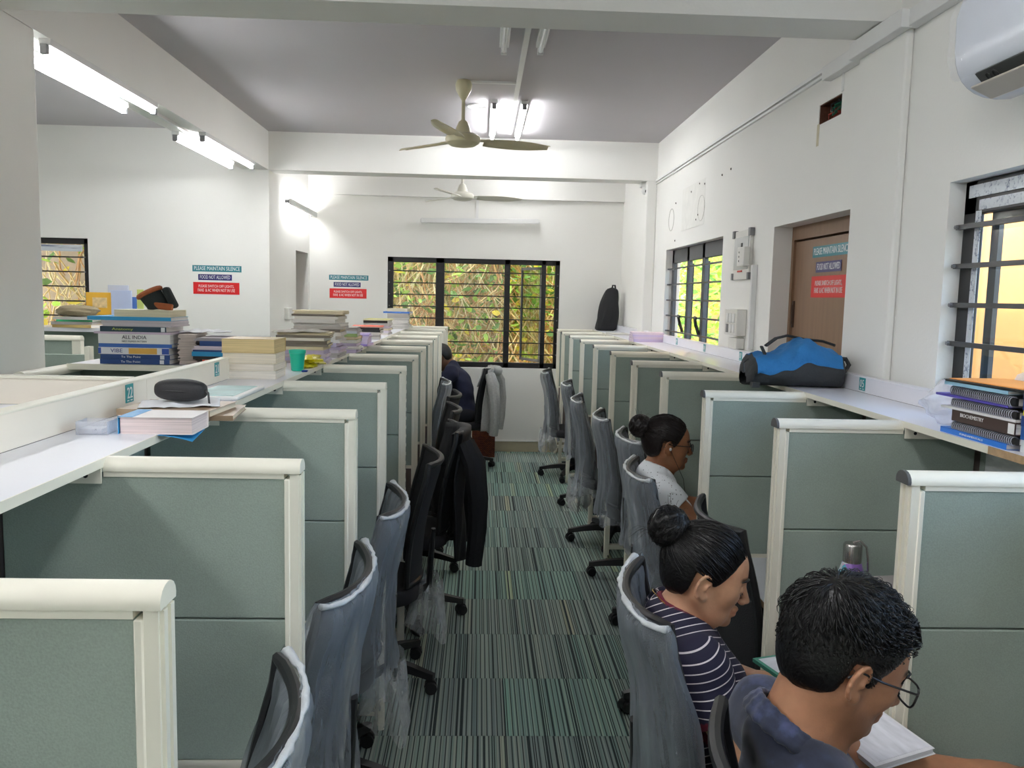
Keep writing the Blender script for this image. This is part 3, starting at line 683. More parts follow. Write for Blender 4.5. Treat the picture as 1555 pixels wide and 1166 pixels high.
def desk(label, x0, x1, y0, y1, ys, side):
    t = thing('carrel_desk', label, 'desk', (x0, y0, 0)); w = x1-x0; cuts = [y0]+[y for y in ys if y0 < y < y1]+[y1]
    for a, b in zip(cuts, cuts[1:]):
        MB().box(0, a-y0+0.028, DESK-0.022, w, b-y0-0.028, DESK).build('desk_top', LAM, t)
        e0, e1 = (w, w+0.0015) if side > 0 else (-0.0015, 0)
        MB().box(e0, a-y0+0.028, DESK-0.022, e1, b-y0-0.028, DESK-0.002).build('edge_band', CHIP, t)
    return t
desk('white topped desk run inside the left carrels', SPL+0.001, -0.448, 0.2, 9.19, LY, 1)
desk('white topped desk run inside the right carrels', 0.958, SPR-0.001, 0.15, 9.19, RY, -1)

# number plates ---------------------------------------------------------------
def plate(s, x, y, z, side, label):
    t = thing('number_plate', label, 'number plate', (x, y, z), -PI/2 if side < 0 else PI/2)
    # plate faces the aisle: local -y is out
    w, h = 0.05, 0.05
    MB().box(-w/2, -0.0015, -h/2, w/2, 0, h/2).build('plate_sheet', TEAL2, t)
    text(s, LET, t, 0.04, (0, -0.0022, 0), (PI/2, 0, 0), (0.034, 0.030), 0.0)
    for xx in (-0.011, 0.011): MB().box(xx-0.006, -0.002, -0.021, xx+0.006, -0.0014, -0.018).build('mark', LET, t)
TEAL2 = mat('plate_teal', (38, 152, 158), 0.4, var=0.02)
for s, y, w in (('22', 2.30, 'behind the black case'), ('21', 3.06, 'beside the cream paperbacks')):
    plate(s, SPL, y, 1.449, 1, 'small teal plate numbered %s on the left spine %s' % (s, w))
for s, y, w in (('05', 3.146, 'beside the blue backpack, nearest'), ('07', 4.66, 'under the switch box, second'), ('08', 5.43, 'under the window edge, third'), ('09', 6.21, 'under the window, fourth')):
    plate(s, SPR, y, 1.432, -1, 'small teal plate numbered %s on right spine, %s' % (s, w))

# carrels of the left bay --------------------------------------------------------
t = thing('cross_carrel', 'cream cross panel with white shelf joining the left spine', 'partition', (-1.0, 2.40, 0))
MB().box(-1.30, 0, P_TOP+0.001, 0, 0.03, 1.474).build('upstand_board', LAMC, t)
MB().box(-1.30, -0.004, 1.474, 0, 0.034, 1.481).build('top_trim', CREAM, t)
MB().box(-1.30, 0, 0.06, 0, 0.03, P_TOP).build('fabric_tile', SAGE, t)
MB().box(-1.30, -0.24, P_TOP-0.018, 0, 0, P_TOP).build('shelf_board', LAM, t)
t = thing('corner_carrel', 'L shaped sage carrel with cream caps carrying the textbooks', 'partition', (-0.995, 3.69, 0))
cap = [(-0.030, P_TOP-0.036), (0.030, P_TOP-0.036), (0.031, P_TOP-0.028)]+[(0.031*math.cos(a), P_TOP-0.028+0.028*math.sin(a)) for a in [k*PI/8 for k in range(1, 8)]]+[(-0.031, P_TOP-0.028)]
MB().prism([(u-0.82, v) for u, v in cap], 'y', -0.36, 0.30).build('top_cap', CREAM, t, smooth=True)
MB().box(-0.80, -0.02, P_TOP-0.018, 0, 0.28, P_TOP+0.004).build('shelf_board', LAM, t)
MB().box(-0.80, -0.024, P_TOP-0.02, 0, -0.02, P_TOP+0.006).build('edge_band', CREAM, t)
MB().box(-0.84, -0.36, 0.06, -0.80, 0.30, P_TOP-0.036).build('fabric_tile', SAGE, t)
MB().box(-0.80, 0.10, 0.06, -0.42, 0.13, P_TOP-0.02).build('fabric_tile', SAGE, t)
MB().box(-0.41, 0.10, 0.06, 0, 0.13, P_TOP-0.02).build('fabric_tile', SAGE, t)
MB().box(-0.42, 0.09, 0.06, -0.41, 0.13, P_TOP-0.02).build('post', CREAM, t)
t = thing('bay_carrel', 'sage carrel partition with cream post in the left bay by window', 'partition', (-2.80, 5.95, 0))
MB().prism(cap, 'x', -0.9, 0.0).build('top_cap', CREAM, t, smooth=True)
MB().box(-0.06, -0.026, 0, 0, 0.026, P_TOP-0.03).build('post', CREAM, t)
MB().box(-0.9, -TH, 0.06, -0.06, TH, P_TOP-0.03).build('fabric_tile', SAGE, t)
t = thing('bay_carrel', 'taller sage back panel with white top in the left bay under papers', 'partition', (-2.55, 6.75, 0))
MB().box(-1.3, 0, 0.06, 0, 0.04, P_TOP+0.02).build('fabric_tile', SAGE, t)
MB().box(-1.3, -0.30, P_TOP+0.0, 0.01, 0.05, P_TOP+0.03).build('top_board', LAM, t)
t = thing('bay_carrel', 'short sage partition with cream post beside the textbook pile', 'partition', (-2.30, 5.0, 0))
MB().box(-0.03, -0.026, 0, 0, 0.026, P_TOP-0.01).build('post', CREAM, t)
MB().box(-0.45, -TH, 0.06, -0.03, TH, P_TOP-0.06).build('fabric_tile', SAGE, t)

# ================================================================== OUTSIDE
struct(MB().box(-30, -20, -0.6, 40, 60, -0.5).build('ground', mat('earth', (120, 104, 80), 0.95, var=0.25, scale=1.5)))
def facade(label, x0, y0, x1, y1, h, m):
    t = thing('neighbour_house', label, 'building', ((x0+x1)/2, (y0+y1)/2, -0.5)); cx, cy = (x0+x1)/2, (y0+y1)/2
    MB().box(x0-cx, y0-cy, 0, x1-cx, y1-cy, h).build('wall', m, t)
    MB().box(x0-cx-0.25, y0-cy-0.25, h, x1-cx+0.25, y1-cy+0.25, h+0.15).build('roof_slab', m, t)
    return t
YEL = mat('yellow_render', (206, 160, 100), 0.9, var=0.05, scale=3)
facade('pale yellow house wall seen through the near right window', 3.6, 5.35, 7, 9.6, 6, YEL)
facade('pale yellow house wall seen through the farther right window', 3.6, 14.5, 7, 24, 6, YEL)
VINE = [mat('vine_a', (240, 206, 150), 0.9, var=0.25), mat('vine_b', (206, 158, 104), 0.9, var=0.25), mat('vine_c', (250, 228, 186), 0.9, var=0.2)]
def leafmat(name, rgb):
    m = mat(name, rgb, 0.6, var=0.25, scale=4)
    b = [n for n in m.node_tree.nodes if n.type == 'BSDF_PRINCIPLED'][0]
    nt = m.node_tree; tr = N(nt, 'ShaderNodeBsdfTranslucent'); tr.inputs['Color'].default_value = s2l(tuple(min(255, int(c*1.15)) for c in rgb))+(1,)
    mx = N(nt, 'ShaderNodeMixShader'); mx.inputs[0].default_value = 0.4; out = [n for n in nt.nodes if n.type == 'OUTPUT_MATERIAL'][0]
    nt.links.new(b.outputs[0], mx.inputs[1]); nt.links.new(tr.outputs[0], mx.inputs[2]); nt.links.new(mx.outputs[0], out.inputs['Surface'])
    return m
LEAF = [leafmat('leaf_green', (160, 200, 84)), leafmat('leaf_yellow', (232, 214, 84)), leafmat('leaf_dark', (104, 146, 70))]
def add_leaf(b, p, L, rr, droop=0.3):
    a = rr.uniform(0, 2*PI); el = rr.uniform(-0.9, 0.4); d = Vector((math.cos(a)*math.cos(el), math.sin(a)*math.cos(el), math.sin(el))); u = d.orthogonal().normalized()
    u = Matrix.Rotation(rr.uniform(0, 6.28), 3, d)@u; p = Vector(p); n = d.cross(u)
    vs = [p, p+d*L*0.35+u*L*0.24, p+d*L*0.72+u*L*0.17-n*L*0.05, p+d*L, p+d*L*0.72-u*L*0.17-n*L*0.05, p+d*L*0.35-u*L*0.24, p+d*L*0.5-n*L*0.03]
    b.add(vs, [(0, 1, 6), (1, 2, 6), (2, 3, 6), (3, 4, 6), (4, 5, 6), (5, 0, 6)])
def vine_curtain(name, label, x0, x1, y, z0, z1, nv, nl, seed, hang_r=0.010, greenz=None, ydepth=0.35, along='x'):
    rr = random.Random(seed); root = thing(name, label, 'plant', (0, 0, 0)); root['kind'] = 'stuff'
    V = [MB() for _ in VINE]; Lf = [MB() for _ in LEAF]
    for i in range(nv):
        x = rr.uniform(x0, x1); yy = y+rr.uniform(0, ydepth); zt = rr.uniform(z0+0.4, z1); ln = rr.uniform(0.3, 1.0); p = Vector((x, yy, zt)); pts = [p.copy()]; dr = rr.uniform(-0.5, 0.5)
        curl = rr.uniform(-0.35, 0.35)
        for k in range(6):
            dr += curl+rr.uniform(-0.3, 0.3); p = p+Vector((dr*0.09, rr.uniform(-0.03, 0.03), -ln/6)); pts.append(p.copy())
        r = rr.uniform(0.4, 1.0)*hang_r
        if along == 'y': pts = [Vector((q.y, q.x, q.z)) for q in pts]
        V[rr.randrange(3)].tube(pts, [r]*6+[r*0.4], 4, cap=False)
    for i in range(nl):
        x = rr.uniform(x0, x1); z = rr.uniform(z0, z1); c = 0.5+0.5*math.sin(x*3.1+seed)*math.cos(z*2.7+seed*1.3)+(0.35 if z > 1.6 else 0)
        if rr.random() > 0.25+0.75*c: continue
        q = (x, y+rr.uniform(-0.1, ydepth), z)
        if along == 'y': q = (q[1], q[0], q[2])
        add_leaf(Lf[rr.choices((0, 1, 2), (5, 3 if z < 1.4 else 1, 3))[0]], q, rr.uniform(0.06, 0.17), rr)
    for b, m in zip(V, VINE):
        if b.v: tag(b.build('hanging_stems', m, root), kind='stuff')
    for b, m in zip(Lf, LEAF):
        if b.v: tag(b.build('leaves', m, root), kind='stuff')
    return root
vine_curtain('vine_curtain', 'dry hanging vines and green leaves outside the far window', -1.9, 1.7, 10.15, 0.3, 3.1, 1500, 4800, 3)
o = MB().box(-2.6, 10.75, -0.5, 2.4, 10.95, 4.2).build('hedge_bank', mat('hedge_bank', (186, 176, 104), 0.95, var=0.55, scale=5, bump=1.0, bscale=12)); tag(o, 'mossy bank behind the hanging vines outside far window', 'bank', kind='stuff')
vine_curtain('vine_curtain', 'dry stems and green leaves outside the left bay window', -5.4, -3.2, 8.3, 0.6, 2.7, 220, 420, 8, 0.012)
o = MB().box(-6.0, 8.95, -0.5, -2.9, 9.1, 4.2).build('hedge_bank', mat('hedge_bank2', (176, 160, 140), 0.95, var=0.3, scale=4)); tag(o, 'pale bank behind the stems outside the left bay window', 'bank', kind='stuff')
def bush(label, c, rad, n, seed):
    rr = random.Random(seed); root = thing('garden_tree', label, 'tree', (c[0], c[1], -0.5))
    Lf = [MB() for _ in LEAF]
    for i in range(n):
        v = Vector((rr.gauss(0, 1), rr.gauss(0, 1), rr.gauss(0, 1))).normalized()*rr.uniform(0.5, 1.0)
        add_leaf(Lf[rr.choices((0, 1, 2), (6, 2, 3))[0]], (v.x*rad[0], v.y*rad[1], v.z*rad[2]+c[2]+0.5), rr.uniform(0.08, 0.17), rr)
    MB().tube([(0, 0, 0), (0.1, 0, 0.8), (0, 0.1, c[2]+0.5)], [0.09, 0.07, 0.04], 8).build('trunk', mat('bark', (96, 80, 60), 0.9, bump=0.4), root, smooth=True)
    for b, m in zip(Lf, LEAF):
        if b.v: tag(b.build('foliage', m, root), kind='stuff')
bush('leafy green tree beside the yellow house, near right window', (3.35, 3.75, 1.5), (0.5, 0.62, 1.7), 2600, 21)
bush('leafy green tree between the yellow houses, farther right window', (3.4, 12.55, 1.5), (0.6, 1.3, 1.8), 2400, 22)

# ================================================================== CHAIRS
CH_BLK = mat('chair_plastic', (27, 27, 29), 0.42, var=0.1)
CH_MESH = mat('chair_mesh', (30, 31, 34), 0.85, var=0.15, scale=160, bump=0.4, bscale=300)
CH_SEAT = mat('chair_seat', (28, 28, 31), 0.9, var=0.1, bump=0.2, bscale=200)
FILM = mat_film('chair_film', (182, 190, 198), 0.27, 0.30, 9.0, 0.42, 0.30, (1, 3.0, 0.35))
FILM2 = mat_film('loose_film', (226, 230, 232), 0.22, 0.12, 26.0, 0.5, 0.45)
RIMF = mat_film('film_rim', (226, 230, 232), 0.72, 0.3, 25.0, 0.35, 0.3)
ZT, ZB0 = 1.022, 0.50
def back_w(w):          # half width at height fraction w
    return 0.190+0.055*math.sin(min(1, w*1.25)*PI/2)-0.012*max(0, w-0.85)/0.15
def back_pt(u, w, off=0.0):
    """u -1..1 across, w 0..1 up; the sides bend forward"""
    lum = 0.035*math.sin(PI*min(1, w*1.1))
    x = -0.235-0.085*w+lum*0.6+0.065*u*u-off
    z = ZB0+(ZT-ZB0)*w-0.018*(u*u)*(w > 0.9)*0+0.012*(abs(u)**3)*(w**4)
    return Vector((x, u*back_w(w), z))
def chair_meshes():
    M = {}
    b = MB()
    for k in range(5):
        a = 2*PI*k/5+0.0
        d = Vector((math.cos(a), math.sin(a), 0)); n = Vector((-d.y, d.x, 0)); pts = []
        sec = [(0.03, 0.105, 0.032, 0.022), (0.12, 0.108, 0.027, 0.020), (0.22, 0.095, 0.022, 0.017), (0.30, 0.080, 0.018, 0.014), (0.325, 0.078, 0.014, 0.012)]
        o = len(b.v)
        for r, z, hw, hh in sec:
            for sx, sz in ((-1, -1), (1, -1), (0.8, 1), (-0.8, 1)):
                b.v.append(tuple(d*r+n*(hw*sx)+Vector((0, 0, z+hh*sz))))
        for i in range(len(sec)-1):
            for j in range(4): b.f.append((o+i*4+j, o+i*4+(j+1) % 4, o+i*4+4+(j+1) % 4, o+i*4+4+j))
        b.f.append(tuple(o+j for j in range(4))); b.f.append(tuple(o+(len(sec)-1)*4+j for j in range(4)))
    b.lathe([(0.05, 0.08), (0.055, 0.10), (0.045, 0.13), (0.03, 0.135)], 16)
    M['base'] = b.mesh('star_base', CH_BLK, True)
    c = MB()
    for s in (-1, 1): c.tube([(0, s*0.007, 0.028), (0, s*0.026, 0.028)], [0.028, 0.026], 12)
    c.tube([(0, -0.012, 0.038), (0, 0.012, 0.038)], 0.027, 12); c.cyl((0.0, 0, 0.04), (0.0, 0, 0.082), 0.010, n=8)
    M['caster'] = c.mesh('caster', CH_BLK, True)
    M['column'] = MB().cyl((0, 0, 0.12), (0, 0, 0.26), 0.028, n=14).cyl((0, 0, 0.26), (0, 0, 0.41), 0.016, n=12).box(-0.10, -0.07, 0.39, 0.10, 0.07, 0.42).mesh('gas_column', CH_BLK, True)
    s = MB()
    def seat(u, v):
        a = 2*PI*u; ca, sa = math.cos(a), math.sin(a); k = (abs(ca)**4+abs(sa)**4)**-0.25
        prof = [(0.05, 0.415), (0.90, 0.415), (0.99, 0.43), (1.0, 0.455), (0.97, 0.48), (0.85, 0.492), (0.5, 0.488), (0.03, 0.486)]
        t = v*(len(prof)-1); i = min(int(t), len(prof)-2); f = t-i; r = prof[i][0]+(prof[i+1][0]-prof[i][0])*f; z = prof[i][1]+(prof[i+1][1]-prof[i][1])*f
        return (0.01+0.235*r*ca*k, 0.235*r*sa*k, z)
    s.grid(seat, 32, 14, True); M['seat'] = s.mesh('seat', CH_SEAT, True, 180)
    f = MB()
    f.grid(lambda u, v: back_pt(u*2-1, v*0.99), 16, 12)
    f2 = [tuple(Vector(p)+Vector((0.008, 0, 0))) for p in f.v]; n = len(f.v); f.v += f2; f.f += [tuple(i+n for i in q)[::-1] for q in f.f]
    M['mesh'] = f.mesh('back_mesh', CH_MESH, True, 180)
    r = MB()
    per = [back_pt(-1, w/10) for w in range(0, 11)]+[back_pt(-1+k/8, 1) for k in range(1, 16)]+[back_pt(1, 1-w/10) for w in range(0, 11)]+[back_pt(1-k/8, 0) for k in range(1, 17)]
    r.tube([p+Vector((0.004, 0, 0)) for p in per], 0.013, 8); M['frame'] = r.mesh('back_frame', CH_BLK, True)
    q = MB()
    q.tube([(-0.05, 0, 0.40), (-0.20, 0, 0.40), (-0.27, 0, 0.44), (-0.275, 0, 0.56), (-0.285, 0, 0.70)], [0.03, 0.03, 0.03, 0.028, 0.02], 8, flat=0.5); M['spine'] = q.mesh('back_support', CH_BLK, True)
    a = MB()
    for s in (-1, 1):
        a.tube([(-0.02, s*0.20, 0.42), (-0.02, s*0.27, 0.43), (0.0, s*0.275, 0.55), (0.0, s*0.275, 0.655)], 0.016, 8)
        a.box(-0.12, s*0.275-0.035, 0.655, 0.13, s*0.275+0.035, 0.678)
    M['arms'] = a.mesh('armrests', CH_BLK, True)
    # film bag over the backrest, three different drapes
    for var in range(3):
        rr = random.Random(40+var); ph = [rr.uniform(0, 6.28) for _ in range(8)]; zb = (0.40, 0.36, 0.44)[var]
        def cov(u, v, ph=ph, zb=zb):
            z = zb+(ZT+0.012-zb)*v; w = max(0, (z-ZB0)/(ZT-ZB0)); w = min(w, 1)
            front = u >= 0.5; t = (u*2 if not front else 2-u*2)*2-1      # -1..1
            t = max(-1, min(1, t))
            p = back_pt(t, w); th = 0.020+0.030*(1-v)**1.5
            th *= (1-abs(t)**8*0.55)
            cl = max(0.0, (v-0.93)/0.07); th *= math.sqrt(max(0.0, 1-cl*cl))
            fold = 0.006*math.sin(t*23+ph[0]+3.0*v)*(1-cl)+0.005*math.sin(t*41+ph[1]-5*v)*(1-v*0.6)+0.004*math.sin(17*v+ph[2]+t*4)
            sag = 0.018*math.sin(t*4+ph[3])*(1-v)
            x = p.x+(th+0.010 if front else -th)+fold*(1 if front else -1)*0.8-(0.012*(1-v) if not front else 0)
            y = p.y*(1.03+0.04*(1-v))+0.020*max(-1, min(1, t*1.6))+0.004*math.sin(11*v+ph[4])
            zz = z+sag*(1-v)+(0.014*abs(t)**8 if v > 0.9 else 0)
            if v < 0.06: zz += 0.018*math.sin(t*9+ph[5])
            return (x, y, zz)
        M['cover%d' % var] = MB().grid(cov, 56, 30, True).mesh('plastic_cover', FILM, True, 180)
        rim = [Vector(cov(0.25+0.5*(k/24-0.5)*0.98, 0.985))+Vector((0.004, 0, 0.002)) for k in range(25)]
        rb = MB().tube(rim, [0.0075+0.002*math.sin(k*0.9+var)+0.005*(k in (0, 24)) for k in range(25)], 7, flat=0.7); M['rim%d' % var] = rb.mesh('gathered_rim', RIMF, True, 180)
    def loose(u, v):
        a = 2*PI*u; r = 0.09+0.05*math.sin(3*a+1)*v+0.02*math.sin(7*a)+0.05*v; return (-0.27+r*0.55*math.cos(a), r*1.2*math.sin(a), 0.46-0.20*v+0.02*math.sin(5*a))
    M['loose'] = MB().grid(loose, 28, 8, True).mesh('loose_film', FILM2, True, 180)
    return M
CM = chair_meshes()
def chair(label, x, y, rz, cover=None, arms=False, star=0.0, loose=False, group='office chairs at the carrels'):
    t = thing('office_chair', label, 'chair', (x, y, 0), rz, group)
    b = link('star_base', CM['base'], t, None, (0, 0, star))
    for k in range(5):
        a = 2*PI*k/5; link('caster', CM['caster'], b, (0.31*math.cos(a), 0.31*math.sin(a), 0), (0, 0, a*2.3+0.4))
    link('gas_column', CM['column'], t); link('seat', CM['seat'], t)
    bk = link('back_frame', CM['frame'], t); link('back_mesh', CM['mesh'], bk); link('back_support', CM['spine'], t)
    if arms: link('armrests', CM['arms'], t)
    if cover is not None:
        cv = link('plastic_cover', CM['cover%d' % cover], t); link('gathered_rim', CM['rim%d' % cover], cv)
    if loose: link('loose_film', CM['loose'], t)
    return t
# left row, facing the left carrels
chair('film covered office chair nearest the camera in the left row', -0.612, 1.30, PI+0.06, 0, star=0.3)
chair('film covered office chair, second in the left row', -0.592, 2.07, PI-0.04, 1, star=0.6)
chair('film covered office chair, third in the left row', -0.565, 2.79, PI+0.05, 2, star=0.35, loose=True)
chair('bare black office chair before the one with the black jacket', -0.475, 3.60, PI+0.10, None, star=0.15, loose=True)
chair('black office chair carrying the black jacket', -0.385, 4.40, PI+0.12, None, star=0.5)
chair('bare black office chair behind the jacket chair', -0.43, 5.20, PI+0.10, None, star=0.2, loose=True)
chair('bare black office chair seventh in the left row', -0.45, 5.98, PI-0.05, None, star=0.4)
chair('film covered office chair farthest along the left row', -0.56, 6.80, PI+0.05, 0, star=0.4)
far_chair = chair('black armless office chair of the person in navy', -0.16, 8.32, PI-0.15, None, star=-0.3)
# right row, facing the right carrels
chair('black office chair of the man in the dark blue shirt', 0.70, 1.16, 0.05, None, star=0.2)
chair('film covered office chair of the woman in striped top', 0.685, 1.93, -0.06, 0, star=0.3)
chair('bare black office chair with armrests inside the right carrel', 1.07, 2.69, 0.0, None, True, star=0.5)
chair('film covered office chair of the woman in white top', 0.95, 3.38, -0.06, 1, star=PI+0.25)
chair('film covered office chair just beyond the woman in white', 1.06, 4.24, 0.0, 2, star=PI-0.10)
chair('film covered office chair, fifth along the right row', 1.03, 4.98, -0.08, 0, star=PI-0.15)
chair('film covered office chair, sixth along the right row', 0.985, 5.80, -0.10, 1, star=PI+0.1, loose=True)
chair('film covered office chair, seventh along the right row', 1.02, 6.85, -0.10, 2, star=PI+0.2)
chair('film covered office chair at the far end of right row', 0.93, 7.95, -0.12, 0, star=PI+0.0, loose=True)

# ================================================================== PEOPLE
# smooth distance-field modelling: primitives are blended and the zero surface is meshed (surface nets)
class Field:
    def __init__(s): s.ops = []
    def rcone(s, a, b, ra, rb, k=0.02, sub=False):
        a = np.array(a, float); b = np.array(b, float); ba = b-a; L2 = float(ba@ba)+1e-12; R = max(ra, rb)+k
        def f(x, y, z):
            px, py, pz = x-a[0], y-a[1], z-a[2]; t = np.clip((px*ba[0]+py*ba[1]+pz*ba[2])/L2, 0, 1)
            return np.sqrt((px-t*ba[0])**2+(py-t*ba[1])**2+(pz-t*ba[2])**2)-(ra+(rb-ra)*t)
        s.ops.append((f, np.minimum(a, b)-R-0.02, np.maximum(a, b)+R+0.02, k, sub)); return s
    def ell(s, c, r, R=None, k=0.02, sub=False):
        c = np.array(c, float); r = np.array(r, float); M = np.eye(3) if R is None else np.array(R, float); rm = r.max()+k+0.02
        def f(x, y, z):
            px, py, pz = x-c[0], y-c[1], z-c[2]
            q = [(px*M[0, i]+py*M[1, i]+pz*M[2, i]) for i in range(3)]
            k0 = np.sqrt(sum((q[i]/r[i])**2 for i in range(3))); k1 = np.sqrt(sum((q[i]/r[i]**2)**2 for i in range(3)))+1e-9
            return k0*(k0-1)/k1
        s.ops.append((f, c-rm, c+rm, k, sub)); return s
    def sleeve(s, a, b, ra, rb, k=0.03):
        a = np.array(a, float); b = np.array(b, float); ba = b-a; L2 = float(ba@ba); u = ba/math.sqrt(L2); e = a+ba
        def f(x, y, z):
            px, py, pz = x-a[0], y-a[1], z-a[2]; t = np.clip((px*ba[0]+py*ba[1]+pz*ba[2])/L2, 0, 1.3)
            d = np.sqrt((px-t*ba[0])**2+(py-t*ba[1])**2+(pz-t*ba[2])**2)-(ra+(rb-ra)*t)
            return np.maximum(d, (x-e[0])*u[0]+(y-e[1])*u[1]+(z-e[2])*u[2])
        R = max(ra, rb)+k+0.02; s.ops.append((f, np.minimum(a, b)-R, np.maximum(a, b)+R, k, False)); return s
    def mesh(s, h, extra=None, pad=0.03):
        los = np.array([o[1] for o in s.ops if not o[4]]); his = np.array([o[2] for o in s.ops if not o[4]])
        lo = los.min(0)-pad*0; n = np.ceil((his.max(0)-lo)/h).astype(int)+2
        F = np.full(n, 1.0, np.float32); ax = [lo[i]+h*np.arange(n[i]) for i in range(3)]
        for f, a, b, k, sub in s.ops:
            i0 = np.clip(np.floor((a-lo)/h).astype(int), 0, n); i1 = np.clip(np.ceil((b-lo)/h).astype(int)+1, 0, n)
            if (i1 <= i0).any(): continue
            sl = tuple(slice(i0[i], i1[i]) for i in range(3))
            x, y, z = np.meshgrid(*[ax[i][sl[i]] for i in range(3)], indexing='ij', sparse=True)
            d = f(x, y, z).astype(np.float32); A = F[sl]
            if sub: A = -A
            hh = np.maximum(k-np.abs(A-d), 0)/k; m = np.minimum(A, d)-hh*hh*k*0.25
            F[sl] = -m if sub else m
        if extra is not None:
            x, y, z = np.meshgrid(*ax, indexing='ij', sparse=True); F = extra(F, x, y, z)
        return surface_nets(F, lo, h)
def surface_nets(F, lo, h):
    S = F < 0; n = np.array(F.shape)
    c = np.zeros(n-1, np.int8)
    for dx in (0, 1):
        for dy in (0, 1):
            for dz in (0, 1): c += S[dx:n[0]-1+dx, dy:n[1]-1+dy, dz:n[2]-1+dz]
    act = (c > 0) & (c < 8); I = np.argwhere(act); idx = np.full(n-1, -1, np.int64); idx[act] = np.arange(len(I))
    acc = np.zeros((len(I), 3)); cnt = np.zeros(len(I))
    cor = [np.array((dx, dy, dz)) for dx in (0, 1) for dy in (0, 1) for dz in (0, 1)]
    for a in range(8):
        for b in range(a+1, 8):
            d = cor[b]-cor[a]
            if abs(d).sum() != 1 or d.min() < 0: continue
            pa = I+cor[a]; pb = I+cor[b]; fa = F[pa[:, 0], pa[:, 1], pa[:, 2]]; fb = F[pb[:, 0], pb[:, 1], pb[:, 2]]
            m = (fa < 0) != (fb < 0); t = fa[m]/(fa[m]-fb[m])
            acc[m] += cor[a]+d*t[:, None]; cnt[m] += 1
    V = lo+h*(I+acc/cnt[:, None]); faces = []
    for axn in range(3):
        o1, o2 = [k for k in range(3) if k != axn]
        s0 = [slice(1, n[k]-1) for k in range(3)]; s0[axn] = slice(0, n[axn]-1); s1 = list(s0); s1[axn] = slice(1, n[axn])
        A = S[tuple(s0)]; B = S[tuple(s1)]; E = np.argwhere(A != B)
        off = np.array([1, 1, 1]); off[axn] = 0; E0 = E+off; flip = A[tuple(E.T)]
        def g(p, q):
            e = E0.copy(); e[:, o1] += p; e[:, o2] += q; return idx[e[:, 0], e[:, 1], e[:, 2]]
        Q = np.stack([g(-1, -1), g(0, -1), g(0, 0), g(-1, 0)], 1)
        if axn == 1: flip = ~flip
        Q[~flip] = Q[~flip][:, ::-1]; faces.append(Q)
    Q = np.concatenate(faces); Q = Q[(Q >= 0).all(1)]
    return V, Q
def smooth_mesh(V, Q, it=2, lam=0.5):
    e = np.concatenate([Q[:, [0, 1]], Q[:, [1, 2]], Q[:, [2, 3]], Q[:, [3, 0]]]); e = np.concatenate([e, e[:, ::-1]])
    deg = np.bincount(e[:, 0], minlength=len(V))[:, None]
    for _ in range(it):
        for l in (lam, -lam*0.85):
            A = np.stack([np.bincount(e[:, 0], V[e[:, 1], k], len(V)) for k in range(3)], 1)/np.maximum(deg, 1)
            V = V+(A-V)*l
    return V
def np_obj(name, V, Q, m, parent, org, attr=None):
    me = bpy.data.meshes.new(name); V = V-np.array(org); nf = len(Q)
    me.vertices.add(len(V)); me.vertices.foreach_set('co', V.astype(np.float32).ravel())
    me.loops.add(nf*4); me.loops.foreach_set('vertex_index', Q.astype(np.int32).ravel())
    me.polygons.add(nf); me.polygons.foreach_set('loop_start', np.arange(0, nf*4, 4, dtype=np.int32))
    me.update(calc_edges=True); me.validate()
    me.polygons.foreach_set('use_smooth', [True]*len(me.polygons)); me.materials.append(m)
    for k, v in (attr or {}).items():
        at = me.attributes.new(k, 'FLOAT', 'POINT'); at.data.foreach_set('value', v.astype(np.float32))
    fix_normals(me)
    return link(name, me, parent)
def rotm(yaw, pitch, roll=0.0):
    """head frame: x forward, y left, z up; pitch > 0 looks down"""
    return np.array(Matrix.Rotation(yaw, 3, 'Z')@Matrix.Rotation(pitch, 3, 'Y')@Matrix.Rotation(roll, 3, 'X'))
def skin_mat(name, rgb, lip):
    m, nt, b, out = new_mat(name); l = s2l(rgb)
    tc = N(nt, 'ShaderNodeTexCoord'); no = N(nt, 'ShaderNodeTexNoise', i_Scale=26.0, i_Detail=4.0); nt.links.new(tc.outputs['Object'], no.inputs['Vector'])
    cr = N(nt, 'ShaderNodeValToRGB'); cr.color_ramp.elements[0].color = tuple(x*0.88 for x in l)+(1,); cr.color_ramp.elements[1].color = tuple(min(1, x*1.1) for x in l)+(1,)
    cr.color_ramp.elements[0].position = 0.3; cr.color_ramp.elements[1].position = 0.7
    nt.links.new(no.outputs['Fac'], cr.inputs[0]); prev = cr.outputs[0]
    for at, c in (('lip', s2l(lip)), ('brow', (0.012, 0.010, 0.009))):
        a = N(nt, 'ShaderNodeAttribute'); a.attribute_name = at; mx = N(nt, 'ShaderNodeMix', data_type='RGBA')
        nt.links.new(a.outputs['Fac'], mx.inputs[0]); nt.links.new(prev, mx.inputs[6]); mx.inputs[7].default_value = tuple(c)+(1,); prev = mx.outputs[2]
    nt.links.new(prev, b.inputs['Base Color']); b.inputs['Roughness'].default_value = 0.5; b.inputs['Specular IOR Level'].default_value = 0.4
    b.inputs['Subsurface Weight'].default_value = 0.15; b.inputs['Subsurface Radius'].default_value = (0.012, 0.005, 0.003); b.inputs['Subsurface Scale'].default_value = 0.5
    bp = N(nt, 'ShaderNodeBump', i_Strength=0.12, i_Distance=0.003); n2 = N(nt, 'ShaderNodeTexNoise', i_Scale=240.0); nt.links.new(tc.outputs['Object'], n2.inputs['Vector']); nt.links.new(n2.outputs['Fac'], bp.inputs['Height']); nt.links.new(bp.outputs[0], b.inputs['Normal'])
    return m
